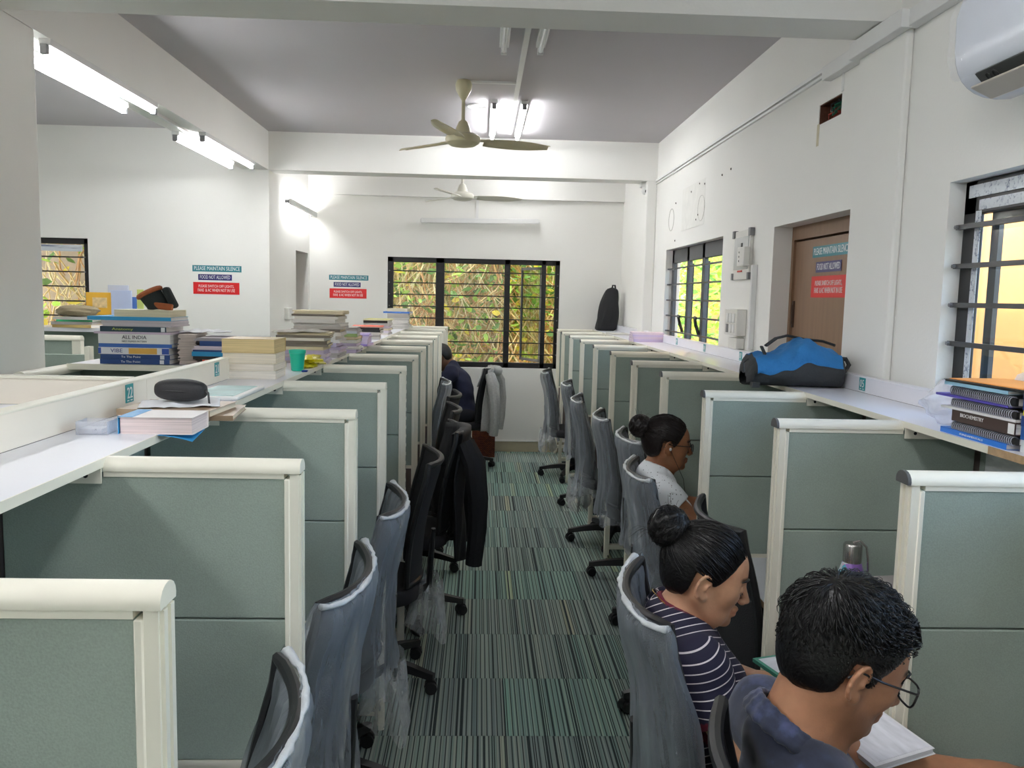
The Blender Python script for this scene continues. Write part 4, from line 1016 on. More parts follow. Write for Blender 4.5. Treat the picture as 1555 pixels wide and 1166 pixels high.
def hair_mat(name, rgb):
    m, nt, b, out = new_mat(name); b.inputs['Base Color'].default_value = s2l(rgb)+(1,); b.inputs['Roughness'].default_value = 0.36; b.inputs['Specular IOR Level'].default_value = 0.45
    tc = N(nt, 'ShaderNodeTexCoord'); no = N(nt, 'ShaderNodeTexNoise', i_Scale=120.0, i_Detail=3.0); nt.links.new(tc.outputs['Object'], no.inputs['Vector'])
    bp = N(nt, 'ShaderNodeBump', i_Strength=0.5, i_Distance=0.004); nt.links.new(no.outputs['Fac'], bp.inputs['Height']); nt.links.new(bp.outputs[0], b.inputs['Normal'])
    return m
CRC = np.array((-0.012, 0, 0.032)); CRR = np.array((0.098, 0.077, 0.090))
def head_field(F, H, R, s, male=False):
    P = lambda p: H+R@(np.array(p, float)*s)
    e = lambda c, r, k=0.02, sub=False, RR=None: F.ell(P(c), np.array(r)*s, R if RR is None else R@RR, k*s, sub)
    c = lambda a, b, ra, rb, k=0.015, sub=False: F.rcone(P(a), P(b), ra*s, rb*s, k*s, sub)
    e(CRC, CRR, 0.02)
    e((0.030, 0, -0.022), (0.060, 0.060, 0.080), 0.03)
    e((0.050, 0, 0.035), (0.045, 0.052, 0.05), 0.03)                   # forehead
    e((0.030, 0, -0.080), (0.052, 0.047, 0.034), 0.03)                 # jaw
    for y in (-1, 1):
        c((-0.005, y*0.055, -0.045), (0.045, y*0.033, -0.095), 0.018, 0.016, 0.03)
        e((0.060, y*0.036, -0.022), (0.024, 0.022, 0.024), 0.03)        # cheek
    e((0.078, 0, -0.101), (0.018, 0.02, 0.017) if male else (0.016, 0.017, 0.016), 0.02)
    c((0.086, -0.028, 0.016), (0.086, 0.028, 0.016), 0.008, 0.008, 0.02)   # brow ridge
    for y in (-1, 1):
        e((0.099, y*0.031, -0.003), (0.017, 0.019, 0.013), 0.014, True)
        e((0.082, y*0.031, -0.004), (0.013, 0.0145, 0.012), 0.006)      # lidded eyeball
    c((0.093, 0, 0.006), (0.116, 0, -0.036), 0.0075, 0.0105 if male else 0.009, 0.014)
    for y in (-1, 1): e((0.104, y*0.0105, -0.040), (0.010, 0.008, 0.0075), 0.008)
    c((0.092, -0.013, -0.0655), (0.092, 0.013, -0.0655), 0.0062, 0.0062, 0.008); e((0.0985, 0, -0.0635), (0.006, 0.012, 0.0055), 0.006)
    c((0.090, -0.011, -0.0765), (0.090, 0.011, -0.0765), 0.0068, 0.0068, 0.008); e((0.095, 0, -0.0765), (0.006, 0.012, 0.006), 0.006)
    c((0.104, -0.016, -0.0705), (0.104, 0.016, -0.0705), 0.0022, 0.0022, 0.004, True)
    er = np.array(Matrix.Rotation(0.25, 3, 'Y'))
    for y in (-1, 1):
        ez = np.array(Matrix.Rotation(-y*0.35, 3, 'Z'))@er
        e((-0.013, y*0.081, -0.008), (0.017, 0.0055, 0.030), 0.006, False, ez)
        pr_ = None
        for k_ in range(12):          # helix, the raised rim of the ear
            an_ = math.radians(20+250*k_/11); q_ = np.array((-0.013, y*0.083, -0.008))+ez@np.array((0.0165*math.cos(an_), y*0.0035, 0.0295*math.sin(an_)))
            if pr_ is not None: c(pr_, q_, 0.0038, 0.0038, 0.003)
            pr_ = q_
        e((-0.009, y*0.0895, -0.006), (0.0085, 0.006, 0.015), 0.004, True, ez)
        e((-0.004, y*0.083, -0.010), (0.004, 0.006, 0.008), 0.005, False, ez)
        e((-0.005, y*0.077, -0.036), (0.010, 0.007, 0.010), 0.008)
def head_attr(V, H, R, s, male=False):
    L = ((V-H)@R)/s; x, y, z = L[:, 0], np.abs(L[:, 1]), L[:, 2]; near = (x > 0.05)&(np.abs(L).max(1) < 0.2)
    lip = np.clip(1.25-np.sqrt(((z+0.070)/0.012)**2+(y/0.024)**2)*1.0, 0, 1)*np.clip((x-0.080)/0.008, 0, 1)*near
    arch = 0.020+0.006*np.clip(1-((y-0.034)/0.02)**2, -1, 1)
    brow = np.clip(1.6-np.abs(z-arch)/0.0042, 0, 1)*np.clip((0.052-y)/0.006, 0, 1)*np.clip((y-0.010)/0.005, 0, 1)*(x > 0.05)*near
    lash = np.clip(1.5-np.abs(z+0.0105-0.05*np.abs(y-0.031))/0.0022, 0, 1)*np.clip((0.016-np.abs(y-0.031))/0.003, 0, 1)*(x > 0.07)*near
    stub = 0.0
    if male:      # shaved beard shadow along the jaw and lip
        L3 = L; jaw = np.clip((-0.048-z)/0.02, 0, 1)*np.clip((0.062+z+0.075)/0.03, 0, 1)*np.clip((x+0.004)/0.02, 0, 1); side = np.clip(1-np.abs(x-0.012)/0.014, 0, 1)*np.clip((0.012-z)/0.02, 0, 1)*np.clip((z+0.09)/0.02, 0, 1)
        stub = np.where(np.abs(L).max(1) < 0.14, np.maximum(jaw, side)*0.34, 0)*(1-np.clip(lip, 0, 1))
    return {'lip': np.clip(lip, 0, 1)*0.75, 'brow': np.clip(np.maximum(np.maximum(brow*0.85, lash*0.9), stub), 0, 1)}
def hand_field(F, W, d, n, side, curl=0.5, s=1.0):
    """W wrist, d finger direction, n palm normal, side +1: thumb on d x n side"""
    d = np.array(d, float); d /= np.linalg.norm(d); n = np.array(n, float); n -= d*(n@d); n /= np.linalg.norm(n); u = np.cross(d, n)*side
    W = np.array(W, float); M = np.stack([d, u, n], 1)
    F.ell(W+d*0.048*s, np.array((0.052, 0.040, 0.017))*s, M, 0.015); F.rcone(W-d*0.01, W+d*0.03*s, 0.024*s, 0.026*s, 0.02)
    for i, (off, ln) in enumerate(((0.030, 0.070), (0.010, 0.078), (-0.010, 0.072), (-0.029, 0.056))):
        p = W+d*(0.088-0.004*abs(i-1.2))*s+u*off*s; a = 0.15+curl*0.5; dd = d.copy()
        for k, f in enumerate((0.45, 0.32, 0.23)):
            ang = a+k*curl*0.75; dd = d*math.cos(ang)+n*math.sin(ang); q = p+dd*ln*f*s
            F.rcone(p, q, (0.0092-0.0007*k)*s, (0.0085-0.0008*k)*s, 0.004); p = q
    p = W+d*0.022*s+u*0.028*s
    for k, f in enumerate((0.042, 0.032, 0.024)):
        dd = d*(0.55+0.15*k)+u*(0.75-0.3*k)+n*(0.25+0.2*k); dd /= np.linalg.norm(dd); q = p+dd*f*s
        F.rcone(p, q, (0.0125-0.0012*k)*s, (0.0112-0.0012*k)*s, 0.008); p = q
def spine_frame(a, b, lat):
    ax = np.array(b, float)-np.array(a, float); L = np.linalg.norm(ax); ax /= L; lat = np.array(lat, float); lat -= ax*(lat@ax); lat /= np.linalg.norm(lat)
    return np.stack([np.cross(lat, ax), lat, ax], 1), L
def torso_field(F, J, g=0.0, k=0.05, female=False):
    pv, ch, c7 = (np.array(J[q], float) for q in ('pelvis', 'chest', 'c7')); sl, sr = np.array(J['sl'], float), np.array(J['sr'], float)
    lat = sl-sr; M, L = spine_frame(pv, c7, lat); M2, _ = spine_frame(pv, ch, lat)
    F.ell(pv, (0.115+g, 0.165+g, 0.115+g), M2, k); F.ell((pv+ch)/2, (0.098+g, 0.138+g, 0.17+g), M2, k)
    F.ell(ch, (0.108+g, 0.150+g, 0.17+g), M, k)
    if female: F.ell(ch+M[:, 0]*0.055-M[:, 2]*0.02, (0.065+g, 0.115+g, 0.075+g), M, k)
    F.rcone(sl, sr, 0.052+g, 0.052+g, k); m = c7+(sl+sr)/2*0
    for q in (sl, sr): F.rcone(c7+M[:, 2]*0.01, q*0.8+c7*0.2, 0.040+g, 0.045+g, k)
def hair_cap(F0, H, R, s, hl, grow, zt=0.0):
    """hair shell: skull ellipsoid grown, cut along the hairline hl = [(x, z), ...]"""
    F = Field(); P = lambda p: H+R@(np.array(p, float)*s)
    F.ell(P(CRC+np.array((-0.002, 0, zt))), (CRR+np.array(grow))*s, R, 0.02)
    F.ell(P((-0.045, 0, -0.020)), np.array((0.058, 0.066, 0.062))*s, R, 0.03)
    xs = np.array([p[0] for p in hl]); zs = np.array([p[1] for p in hl])
    def extra(A, x, y, z):
        px, py, pz = x-H[0], y-H[1], z-H[2]
        lx = (px*R[0, 0]+py*R[1, 0]+pz*R[2, 0])/s; ly = (px*R[0, 1]+py*R[1, 1]+pz*R[2, 1])/s; lz = (px*R[0, 2]+py*R[1, 2]+pz*R[2, 2])/s
        cut = (np.interp(lx, xs, zs)-lz-0.004*np.sin(ly*150))*s*0.8
        k = 0.008; hh = np.maximum(k-np.abs(A-cut), 0)/k
        return np.maximum(A, cut)+hh*hh*k*0.25
    return F, extra
def skull_pt(H, R, s, d, off, grow=(0.012, 0.012, 0.012)):
    d = np.array(d, float); d /= np.linalg.norm(d); r = 1/np.linalg.norm(d/(CRR+np.array(grow)))
    return H+R@((CRC+d*(r+off))*s)
def nlerp(a, b, t):
    v = a*(1-t)+b*t; return v/np.linalg.norm(v)
def strands(name, paths, radii, m, parent, org):
    b = MB()
    for pts, r in zip(paths, radii):
        k = len(pts); b.tube([Vector(p) for p in pts], [r*(1-0.75*(i/(k-1))**2) for i in range(k)], 3, cap=False)
    b.v = [tuple(np.array(v)-np.array(org)) for v in b.v]
    return b.build(name, m, parent, smooth=True, angle=180)
def glasses(label, H, R, s, m, w=0.052, h=0.034, org=None, fx=0.114):
    P = lambda p: Vector(H+R@(np.array(p, float)*s)); org = P((fx, 0, 0)); t = thing('eyeglasses', label, 'glasses', org); Q = lambda p: P(p)-org
    for y in (-1, 1):
        cx = y*0.034; ring = []
        for a in range(25):
            an = 2*PI*a/24; ca, sa = math.cos(an), math.sin(an); k = (abs(ca)**4+abs(sa)**4)**-0.25
            ring.append(Q((fx-0.006*abs(cx+ca*w/2*k)/0.06, cx+ca*w/2*k*0.98, -0.006+sa*h/2*k)))
        MB().tube(ring, 0.0019, 6).build('rim', m, t, smooth=True)
        MB().add(ring[:-1], [tuple(range(24))]).build('lens', mat_glass('lens_glass', (0.95, 0.96, 0.97), 0.10), t)
        ty = y*(0.034+w/2)
        MB().tube([Q((fx-0.007, ty, 0.004)), Q((fx-0.016, y*0.070, 0.004)), Q((0.03, y*0.081, 0.006)), Q((-0.015, y*0.0835, 0.010)), Q((-0.032, y*0.084, -0.006))], 0.0021, 6).build('temple', m, t, smooth=True)
    MB().tube([Q((fx-0.002, -0.009, -0.001)), Q((fx+0.004, 0, 0.002)), Q((fx-0.002, 0.009, -0.001))], 0.0019, 6).build('bridge', m, t, smooth=True)
    return t
def cloth_legs(F, J, g=0.0):
    for sd in ('r', 'l'):
        hp, kn, an = J['hip_'+sd], J['knee_'+sd], J['ank_'+sd]; F.rcone(hp, kn, 0.085+g, 0.060+g, 0.04); F.rcone(kn, an, 0.058+g, 0.045+g, 0.03)
def person(spec):
    J = {k: np.array(v, float) for k, v in spec['J'].items()}; H = J['head']; s = spec['hs']; R = rotm(*spec['hrot']); org = (J['pelvis'][0], J['pelvis'][1], 0.0)
    root = thing('person', spec['label'], 'person', org); fem = spec['female']; hv = spec.get('h', 0.0032)
    # body: one continuous surface
    B = Field(); head_field(B, H, R, s, not fem)
    nr = 0.043 if fem else 0.056
    B.rcone(H+R@np.array((-0.030, 0, -0.045))*s, J['c7'], nr, nr+0.006, 0.03); B.rcone(H+R@np.array((0.02, 0, -0.085))*s, J['c7']+np.array(spec['fwd'])*0.05-np.array((0, 0, 0.03)), 0.028 if fem else 0.034, 0.038 if fem else 0.045, 0.03)
    torso_field(B, J, -0.018, 0.05, fem)
    for q in ('l', 'r'):
        a = 0.043 if fem else 0.048
        B.rcone(J['s'+q], J['e'+q], a+0.006, a-0.006, 0.03); B.rcone(J['e'+q], J['w'+q], a-0.004, 0.026, 0.02); B.rcone(J['e'+q], J['e'+q]*0.65+J['w'+q]*0.35, a-0.004, a-0.003, 0.02)
        hd = spec['hands'][q]; hand_field(B, J['w'+q], hd[0], hd[1], hd[2], hd[3], 0.92 if fem else 1.0)
    V, Q = B.mesh(hv); V = smooth_mesh(V, Q, 2)
    np_obj('body', V, Q, spec['skin'], root, org, head_attr(V, H, R, s, not fem))
    for nm, zf, r, ys_ in (('eyebrow', lambda y: 0.021+0.005*(1-((y-0.033)/0.02)**2), 0.0026, (0.012, 0.021, 0.030, 0.039, 0.047, 0.054)), ('eyelashes', lambda y: -0.0125+0.10*abs(y-0.031)**1.2, 0.0012, (0.019, 0.024, 0.029, 0.034, 0.039, 0.044))):
        for sd in (-1, 1):
            pts = []
            for y in ys_:
                x = (0.0965-0.10*max(0, y-0.01)**1.25*3.2) if nm == 'eyebrow' else (0.0945-((y-0.031)/0.016)**2*0.005)
                q = H+R@(np.array((x, sd*y, zf(y)))*s)
                pts.append(q)
            # settle on the face: pull along the view axis to the nearest body vertex depth
            fx = R@np.array((1.0, 0, 0)); out_ = []
            for q in pts:
                dv = V-q; al = dv@fx; pe = np.linalg.norm(dv-al[:, None]*fx, axis=1); ok = (pe < 0.006)&(np.abs(al) < 0.04)
                if ok.any(): q = q+fx*(al[ok].max()+0.0004)
                out_.append(tuple(q-np.array(org)))
            MB().tube(out_, [r*0.8, r, r, r, r*0.8, r*0.4], 6).build(nm, HAIRB, root, smooth=True, angle=180)
    # shirt
    T = Field(); g = 0.012; torso_field(T, J, g, 0.05, fem); fr = spec['sleeve']
    for q in ('l', 'r'):
        e = J['s'+q]*(1-fr)+J['e'+q]*fr; T.sleeve(J['s'+q], e, 0.064+(0 if fem else 0.006), 0.063, 0.035)
    ax = J['c7']-J['pelvis']; ax /= np.linalg.norm(ax); fwd = np.array(spec['fwd'], float)
    T.rcone(J['c7']-ax*0.02+fwd*0.02, J['c7']+ax*0.16+fwd*0.10, nr+0.010, nr+0.04, 0.012, True)
    def wrinkle(A, x, y, z):
        w = 0.004*np.sin(31*x+19*z+7*np.sin(9*y))*np.sin(13*y+5*x+3)+0.0025*np.sin(60*z+25*y+11*x)
        cut = (J['pelvis'][2]-0.10)-z+0*x+0*y; A = A+w.astype(np.float32)
        return np.maximum(A, cut)
    V, Q = T.mesh(0.0055, wrinkle); V = smooth_mesh(V, Q, 1)
    tor = (V-J['pelvis'])@ax; lt_ = (J['sl']-J['sr'])/np.linalg.norm(J['sl']-J['sr']); latd = np.abs((V-J['c7'])@lt_); at = {'along': tor-0.55*np.minimum(latd, 0.16), 'cuff': np.zeros(len(V))}
    for q in ('l', 'r'):
        d = J['e'+q]-J['s'+q]; Ld = np.linalg.norm(d); d = d/Ld; t = (V-J['s'+q])@d; rad = np.linalg.norm(V-J['s'+q]-t[:, None]*d, axis=1)
        lat = (J['s'+q]-(J['sl']+J['sr'])/2); lat = lat/np.linalg.norm(lat); out = (V-J['s'+q])@lat
        m = (t > 0.035)&(rad < 0.085)&(out > -0.055)
        at['cuff'] = np.maximum(at['cuff'], np.where(m&(t > fr*Ld-0.022), 1.0, 0.0))
    nk = np.linalg.norm(np.cross(V-(J['c7']+fwd*0.02), (ax*0.16+fwd*0.08)/np.linalg.norm(ax*0.16+fwd*0.08)), axis=1)
    at['cuff'] = np.maximum(at['cuff'], ((nk < nr+0.030)&(tor > np.linalg.norm(J['c7']-J['pelvis'])-0.10)).astype(float))
    np_obj('shirt', V, Q, spec['shirt'], root, org, at)
    # trousers and shoes
    L = Field(); cloth_legs(L, J, 0.008); L.ell(J['pelvis']-np.array((0, 0, 0.02)), (0.125, 0.165, 0.10), None, 0.05)
    V, Q = L.mesh(0.010); V = smooth_mesh(V, Q, 1); np_obj('trousers', V, Q, spec['trousers'], root, org)
    for sd in ('r', 'l'):
        S = Field(); a = J['ank_'+sd]; f = fwd; S.rcone((a[0], a[1], 0.04), (a[0]+f[0]*0.15, a[1]+f[1]*0.15, 0.03), 0.038, 0.030, 0.02); S.rcone((a[0], a[1], 0.04), (a[0], a[1], 0.09), 0.036, 0.036, 0.02)
        V, Q = S.mesh(0.008, lambda A, x, y, z: np.maximum(A, 0.002-z+0*x+0*y)); np_obj('shoe', V, Q, spec['shoe'], root, org)
    return root, H, R, s, org
def seat_legs(J, x, y, fwd, dx=0.42):
    """thighs forward from the pelvis, shins down"""
    f = np.array(fwd, float); la = np.array((-f[1], f[0], 0)); p = np.array(J['pelvis'], float)
    for sd, q in (('l', 1), ('r', -1)):
        J['hip_'+sd] = p+la*0.09*q-np.array((0, 0, 0.02)); k = p+la*0.11*q+f*dx; k[2] = 0.50; J['knee_'+sd] = k
        a = k+f*0.03; a[2] = 0.09; J['ank_'+sd] = a
    return J
HAIRB = hair_mat('black_hair', (14, 13, 13)); HAIRN2 = hair_mat('soft_black_hair', (15, 13, 13)); HAIRN = hair_mat('dark_brown_hair', (26, 19, 17))
WOMAN_HL = [(-0.16, -0.075), (-0.095, -0.062), (-0.050, -0.055), (-0.042, -0.030), (-0.034, 0.026), (0.002, 0.026), (0.014, -0.006), (0.026, 0.004), (0.045, 0.030), (0.065, 0.052), (0.085, 0.075), (0.12, 0.11)]
MAN_HL = [(-0.16, -0.075), (-0.10, -0.072), (-0.050, -0.060), (-0.032, -0.040), (-0.026, 0.022), (0.0, 0.022), (0.004, -0.010), (0.020, -0.018), (0.030, 0.012), (0.048, 0.034), (0.07, 0.050), (0.088, 0.062), (0.12, 0.075)]
def women_hair(root, H, R, s, org, m, bun_dir, bun_off, bun_r, seed, nst=520):
    rr = random.Random(seed); F, ex = hair_cap(None, H, R, s, WOMAN_HL, (0.010, 0.008, 0.011))
    V, Q = F.mesh(0.004, ex); V = smooth_mesh(V, Q, 2); np_obj('hair', V, Q, m, root, org)
    bd = np.array(bun_dir, float); bd /= np.linalg.norm(bd); paths = []; rad = []
    hl = []
    for k in range(60):
        t = k/59; x = -0.10+0.185*t; z = np.interp(x, [p[0] for p in WOMAN_HL], [p[1] for p in WOMAN_HL]); hl.append((x, z))
    for i in range(nst):
        x, z = hl[rr.randrange(len(hl))] if rr.random() < 0.55 else (rr.uniform(-0.11, 0.09), rr.uniform(-0.03, 0.12)); sd = rr.choice((-1, 1)); z += rr.uniform(0.004, 0.03)
        if z < np.interp(x, [p[0] for p in WOMAN_HL], [p[1] for p in WOMAN_HL])+0.006: continue
        yy = 0.08*math.sqrt(max(0.02, 1-(x/0.11)**2-((z-0.03)/0.105)**2)); d0 = np.array((x, sd*yy, z))-CRC; d0 /= np.linalg.norm(d0)
        if d0@bd < -0.75: continue
        e = bd+np.array((rr.gauss(0, 0.10), rr.gauss(0, 0.10), rr.gauss(0, 0.08))); o = rr.uniform(-0.002, 0.002)
        pts = [skull_pt(H, R, s, nlerp(d0, e/np.linalg.norm(e), t), o+0.0015*math.sin(PI*t), (0.0105, 0.0085, 0.0115)) for t in (0, 0.12, 0.25, 0.4, 0.55, 0.7, 0.85, 1.0)]
        paths.append(pts); rad.append(rr.uniform(0.0008, 0.0018))
    strands('hair_strands', paths, rad, m, root, org)
    bc = skull_pt(H, R, s, bd, bun_off); ud = R@bd
    # bun: coils wound about its axis
    a1 = np.cross(ud, np.array((0.1, 1, 0.2))); a1 /= np.linalg.norm(a1); a2 = np.cross(ud, a1); F = Field()
    F.ell(bc, (bun_r*0.90,)*3, None, 0.01)
    for c in range(5):           # fat twisted locks wrapped over the knot
        axn = a1*rr.gauss(0, 0.5)+a2*rr.gauss(0, 0.5)+ud*rr.choice((-1, 1))*0.9; axn /= np.linalg.norm(axn); e1 = np.cross(axn, a1+ud*0.3); e1 /= np.linalg.norm(e1); e2 = np.cross(axn, e1); pr = None; o_ = rr.uniform(-0.45, 0.55)
        for k in range(11):
            an = 2*PI*k/12+c*1.3; rq = bun_r*0.86*math.sqrt(max(0.2, 1-o_*o_)); p = bc+axn*bun_r*o_*0.86+(e1*math.cos(an)+e2*math.sin(an))*rq
            if pr is not None: F.rcone(pr, p, bun_r*0.22, bun_r*0.22, 0.003)
            pr = p
    V, Q = F.mesh(0.003); V = smooth_mesh(V, Q, 1); np_obj('hair_bun', V, Q, m, root, org)
    paths = []; rad = []
    for i in range(420):
        axn = a1*rr.gauss(0, 0.6)+a2*rr.gauss(0, 0.6)+ud; axn /= np.linalg.norm(axn); e1 = np.cross(axn, a1+ud*0.3); e1 /= np.linalg.norm(e1); e2 = np.cross(axn, e1); o_ = rr.uniform(-0.9, 0.9); ph = rr.uniform(0, 6.28); ln = rr.uniform(1.0, 2.6); rq = bun_r*math.sqrt(1-o_*o_)*rr.uniform(0.98, 1.10)
        paths.append([bc+axn*bun_r*o_+(e1*math.cos(ph+ln*k/9)+e2*math.sin(ph+ln*k/9))*rq for k in range(10)]); rad.append(rr.uniform(0.0007, 0.0015))
    for i in range(26):
        ph = rr.uniform(0, 6.28); v = (a1*math.cos(ph)+a2*math.sin(ph)+ud*rr.uniform(-0.3, 1)); p0 = bc+v*bun_r*0.9
        paths.append([p0, p0+v*0.012+np.array((0, 0, 0.004)), p0+v*0.022+np.array((0, 0, -0.002)), p0+v*0.030+np.array((rr.gauss(0, .006), 0, -0.014))]); rad.append(0.0005)
    strands('bun_strands', paths, rad, m, root, org)
    return bc
def stripe_shirt():
    m, nt, b, out = new_mat('striped_jersey'); a = N(nt, 'ShaderNodeAttribute'); a.attribute_name = 'along'; c = N(nt, 'ShaderNodeAttribute'); c.attribute_name = 'cuff'
    mu = N(nt, 'ShaderNodeMath', operation='MULTIPLY'); mu.inputs[1].default_value = 1/0.0195; nt.links.new(a.outputs['Fac'], mu.inputs[0])
    fr = N(nt, 'ShaderNodeMath', operation='FRACT'); nt.links.new(mu.outputs[0], fr.inputs[0])
    cr = N(nt, 'ShaderNodeValToRGB'); cr.color_ramp.interpolation = 'CONSTANT'; el = cr.color_ramp.elements; el[0].color = s2l((30, 28, 52))+(1,); el[1].position = 0.86; el[1].color = s2l((222, 214, 214))+(1,)
    nt.links.new(fr.outputs[0], cr.inputs[0]); mx = N(nt, 'ShaderNodeMix', data_type='RGBA'); nt.links.new(c.outputs['Fac'], mx.inputs[0]); nt.links.new(cr.outputs[0], mx.inputs[6]); mx.inputs[7].default_value = s2l((110, 26, 48))+(1,)
    nt.links.new(mx.outputs[2], b.inputs['Base Color']); b.inputs['Roughness'].default_value = 0.85
    return m
def dotted_shirt():
    m, nt, b, out = new_mat('white_eyelet_cotton'); tc = N(nt, 'ShaderNodeTexCoord'); vo = N(nt, 'ShaderNodeTexVoronoi', i_Scale=70.0); nt.links.new(tc.outputs['Object'], vo.inputs['Vector'])
    cr = N(nt, 'ShaderNodeValToRGB'); cr.color_ramp.interpolation = 'CONSTANT'; cr.color_ramp.elements[0].color = s2l((96, 100, 104))+(1,); cr.color_ramp.elements[1].position = 0.17; cr.color_ramp.elements[1].color = s2l((238, 242, 246))+(1,)
    nt.links.new(vo.outputs['Distance'], cr.inputs[0]); nt.links.new(cr.outputs[0], b.inputs['Base Color']); b.inputs['Roughness'].default_value = 0.9
    return m
def dyed_shirt():
    m, nt, b, out = new_mat('indigo_dyed_cotton'); tc = N(nt, 'ShaderNodeTexCoord'); no = N(nt, 'ShaderNodeTexNoise', i_Scale=11.0, i_Detail=6.0, i_Roughness=0.6); nt.links.new(tc.outputs['Object'], no.inputs['Vector'])
    cr = N(nt, 'ShaderNodeValToRGB'); el = cr.color_ramp.elements; el[0].position = 0.36; el[0].color = s2l((26, 31, 46))+(1,); el[1].position = 0.72; el[1].color = s2l((78, 86, 124))+(1,); q = el.new(0.54); q.color = s2l((40, 47, 68))+(1,)
    nt.links.new(no.outputs['Fac'], cr.inputs[0]); nt.links.new(cr.outputs[0], b.inputs['Base Color']); b.inputs['Roughness'].default_value = 0.9; b.inputs['Sheen Weight'].default_value = 0.2
    return m
DENIM = mat('dark_trousers', (40, 44, 58), 0.9, bump=0.2, bscale=200); SHOE = mat('dark_shoe', (30, 28, 28), 0.6)
GOLDEN = dict(man=(170, 122, 92), s=(204, 156, 124), w=(146, 98, 68), f=(120, 84, 62))
# --- the man in front
fw = (1, 0, 0)
J = dict(head=(0.634, 1.345, 1.130), c7=(0.545, 1.335, 0.985), chest=(0.585, 1.33, 0.80), pelvis=(0.62, 1.30, 0.565), sl=(0.575, 1.53, 0.925), sr=(0.575, 1.145, 0.925),
         el=(0.80, 1.575, 0.80), er=(0.76, 1.08, 0.79), wl=(1.045, 1.545, 0.795), wr=(0.98, 1.22, 0.795))
seat_legs(J, 0, 0, fw)
man, H, R, s, org = person(dict(label='man with short black hair, eyeglasses and dark blue dyed shirt, reading', J=J, hs=1.0, hrot=(0.03, 0.36, 0.0), female=False, fwd=fw, skin=skin_mat('skin_man', GOLDEN['man'], (140, 86, 76)),
    shirt=dyed_shirt(), trousers=DENIM, shoe=SHOE, sleeve=0.62, hands=dict(l=((1, -0.15, 0.0), (0, 0, -1), -1, 0.12), r=((0.9, 0.3, 0.0), (0, 0, -1), 1, 0.12))))
# collar folded over the shirt
F = Field(); c0 = J['c7']+np.array((0.020, 0, 0.020)) if isinstance(J['c7'], np.ndarray) else np.array(J['c7'])+np.array((0.020, 0, 0.020))
pr = None
for k in range(25):
    a = 2*PI*k/24; p = c0+np.array((0.072*math.cos(a), 0.070*math.sin(a), -0.050*math.cos(a)+0.012))
    if pr is not None:
        F.rcone(pr, p, 0.005, 0.005, 0.006); F.rcone(pr+np.array((0.010*math.cos(a), 0.011*math.sin(a), -0.011)), p+np.array((0.010*math.cos(a), 0.011*math.sin(a), -0.011)), 0.006, 0.006, 0.010); F.rcone(pr+np.array((0.020*math.cos(a), 0.022*math.sin(a), -0.024)), p+np.array((0.020*math.cos(a), 0.022*math.sin(a), -0.024)), 0.006, 0.006, 0.012)
    pr = p
V, Q = F.mesh(0.004); V = smooth_mesh(V, Q, 1); np_obj('collar', V, Q, bpy.data.materials['indigo_dyed_cotton'], man, org)
F, ex = hair_cap(None, H, R, s, MAN_HL, (0.014, 0.008, 0.017), 0.004); V, Q = F.mesh(0.004, ex); V = smooth_mesh(V, Q, 2); np_obj('hair', V, Q, HAIRB, man, org)
rr = random.Random(5); paths = []; rad = []; crown = np.array((-0.55, -0.10, 0.83)); crown /= np.linalg.norm(crown)
xs = [p[0] for p in MAN_HL]; zs = [p[1] for p in MAN_HL]
while len(paths) < 3000:
    d0 = np.array((rr.gauss(0, 1), rr.gauss(0, 1), rr.gauss(0, 1))); d0 /= np.linalg.norm(d0)
    loc = CRC+d0*0.1
    if loc[2] < np.interp(loc[0], xs, zs)+0.004: continue
    ang = math.acos(max(-1, min(1, d0@crown))); tdir = d0-crown*(d0@crown); n_ = np.linalg.norm(tdir)
    if n_ < 1e-3: continue
    tdir /= n_; tdir = tdir+np.cross(d0, tdir)*rr.gauss(0.15, 0.25)
    top = loc[2] > 0.055; ln = rr.uniform(0.35, 0.62) if top else rr.uniform(0.16, 0.32)
    lift = rr.uniform(0.004, 0.014) if top else rr.uniform(0.001, 0.004); o = rr.uniform(-0.001, 0.005) if top else rr.uniform(-0.001, 0.001)
    pts = []
    for k in range(6):
        t = k/5; d = d0*math.cos(ln*t)+tdir*math.sin(ln*t); pts.append(skull_pt(H, R, s, d, o+lift*math.sin(PI*min(1, t*0.9))-0.004*t*t, (0.015, 0.010, 0.019)))
    paths.append(pts); rad.append(rr.uniform(0.0006, 0.0013))
for i in range(230):          # fringe falling over the brow
    y = rr.uniform(-0.055, 0.055); d0 = np.array((0.75, y*9, 0.80)); d0 /= np.linalg.norm(d0); p0 = skull_pt(H, R, s, d0, 0.0, (0.015, 0.010, 0.018)); ff = R@np.array((1, 0, 0)); uu = R@np.array((0, 0, 1)); l = rr.uniform(0.018, 0.042)
    paths.append([p0, p0+ff*l*0.45+uu*0.004, p0+ff*l*0.75-uu*l*0.25, p0+ff*l*0.88-uu*l*0.65+R@np.array((0, rr.gauss(0, 0.006), 0))]); rad.append(rr.uniform(0.0006, 0.0012))
strands('hair_strands', paths, rad, HAIRB, man, org)
glasses('black rectangular eyeglasses on the man in blue', H, R, s, mat('black_acetate', (18, 18, 20), 0.3), 0.056, 0.040)
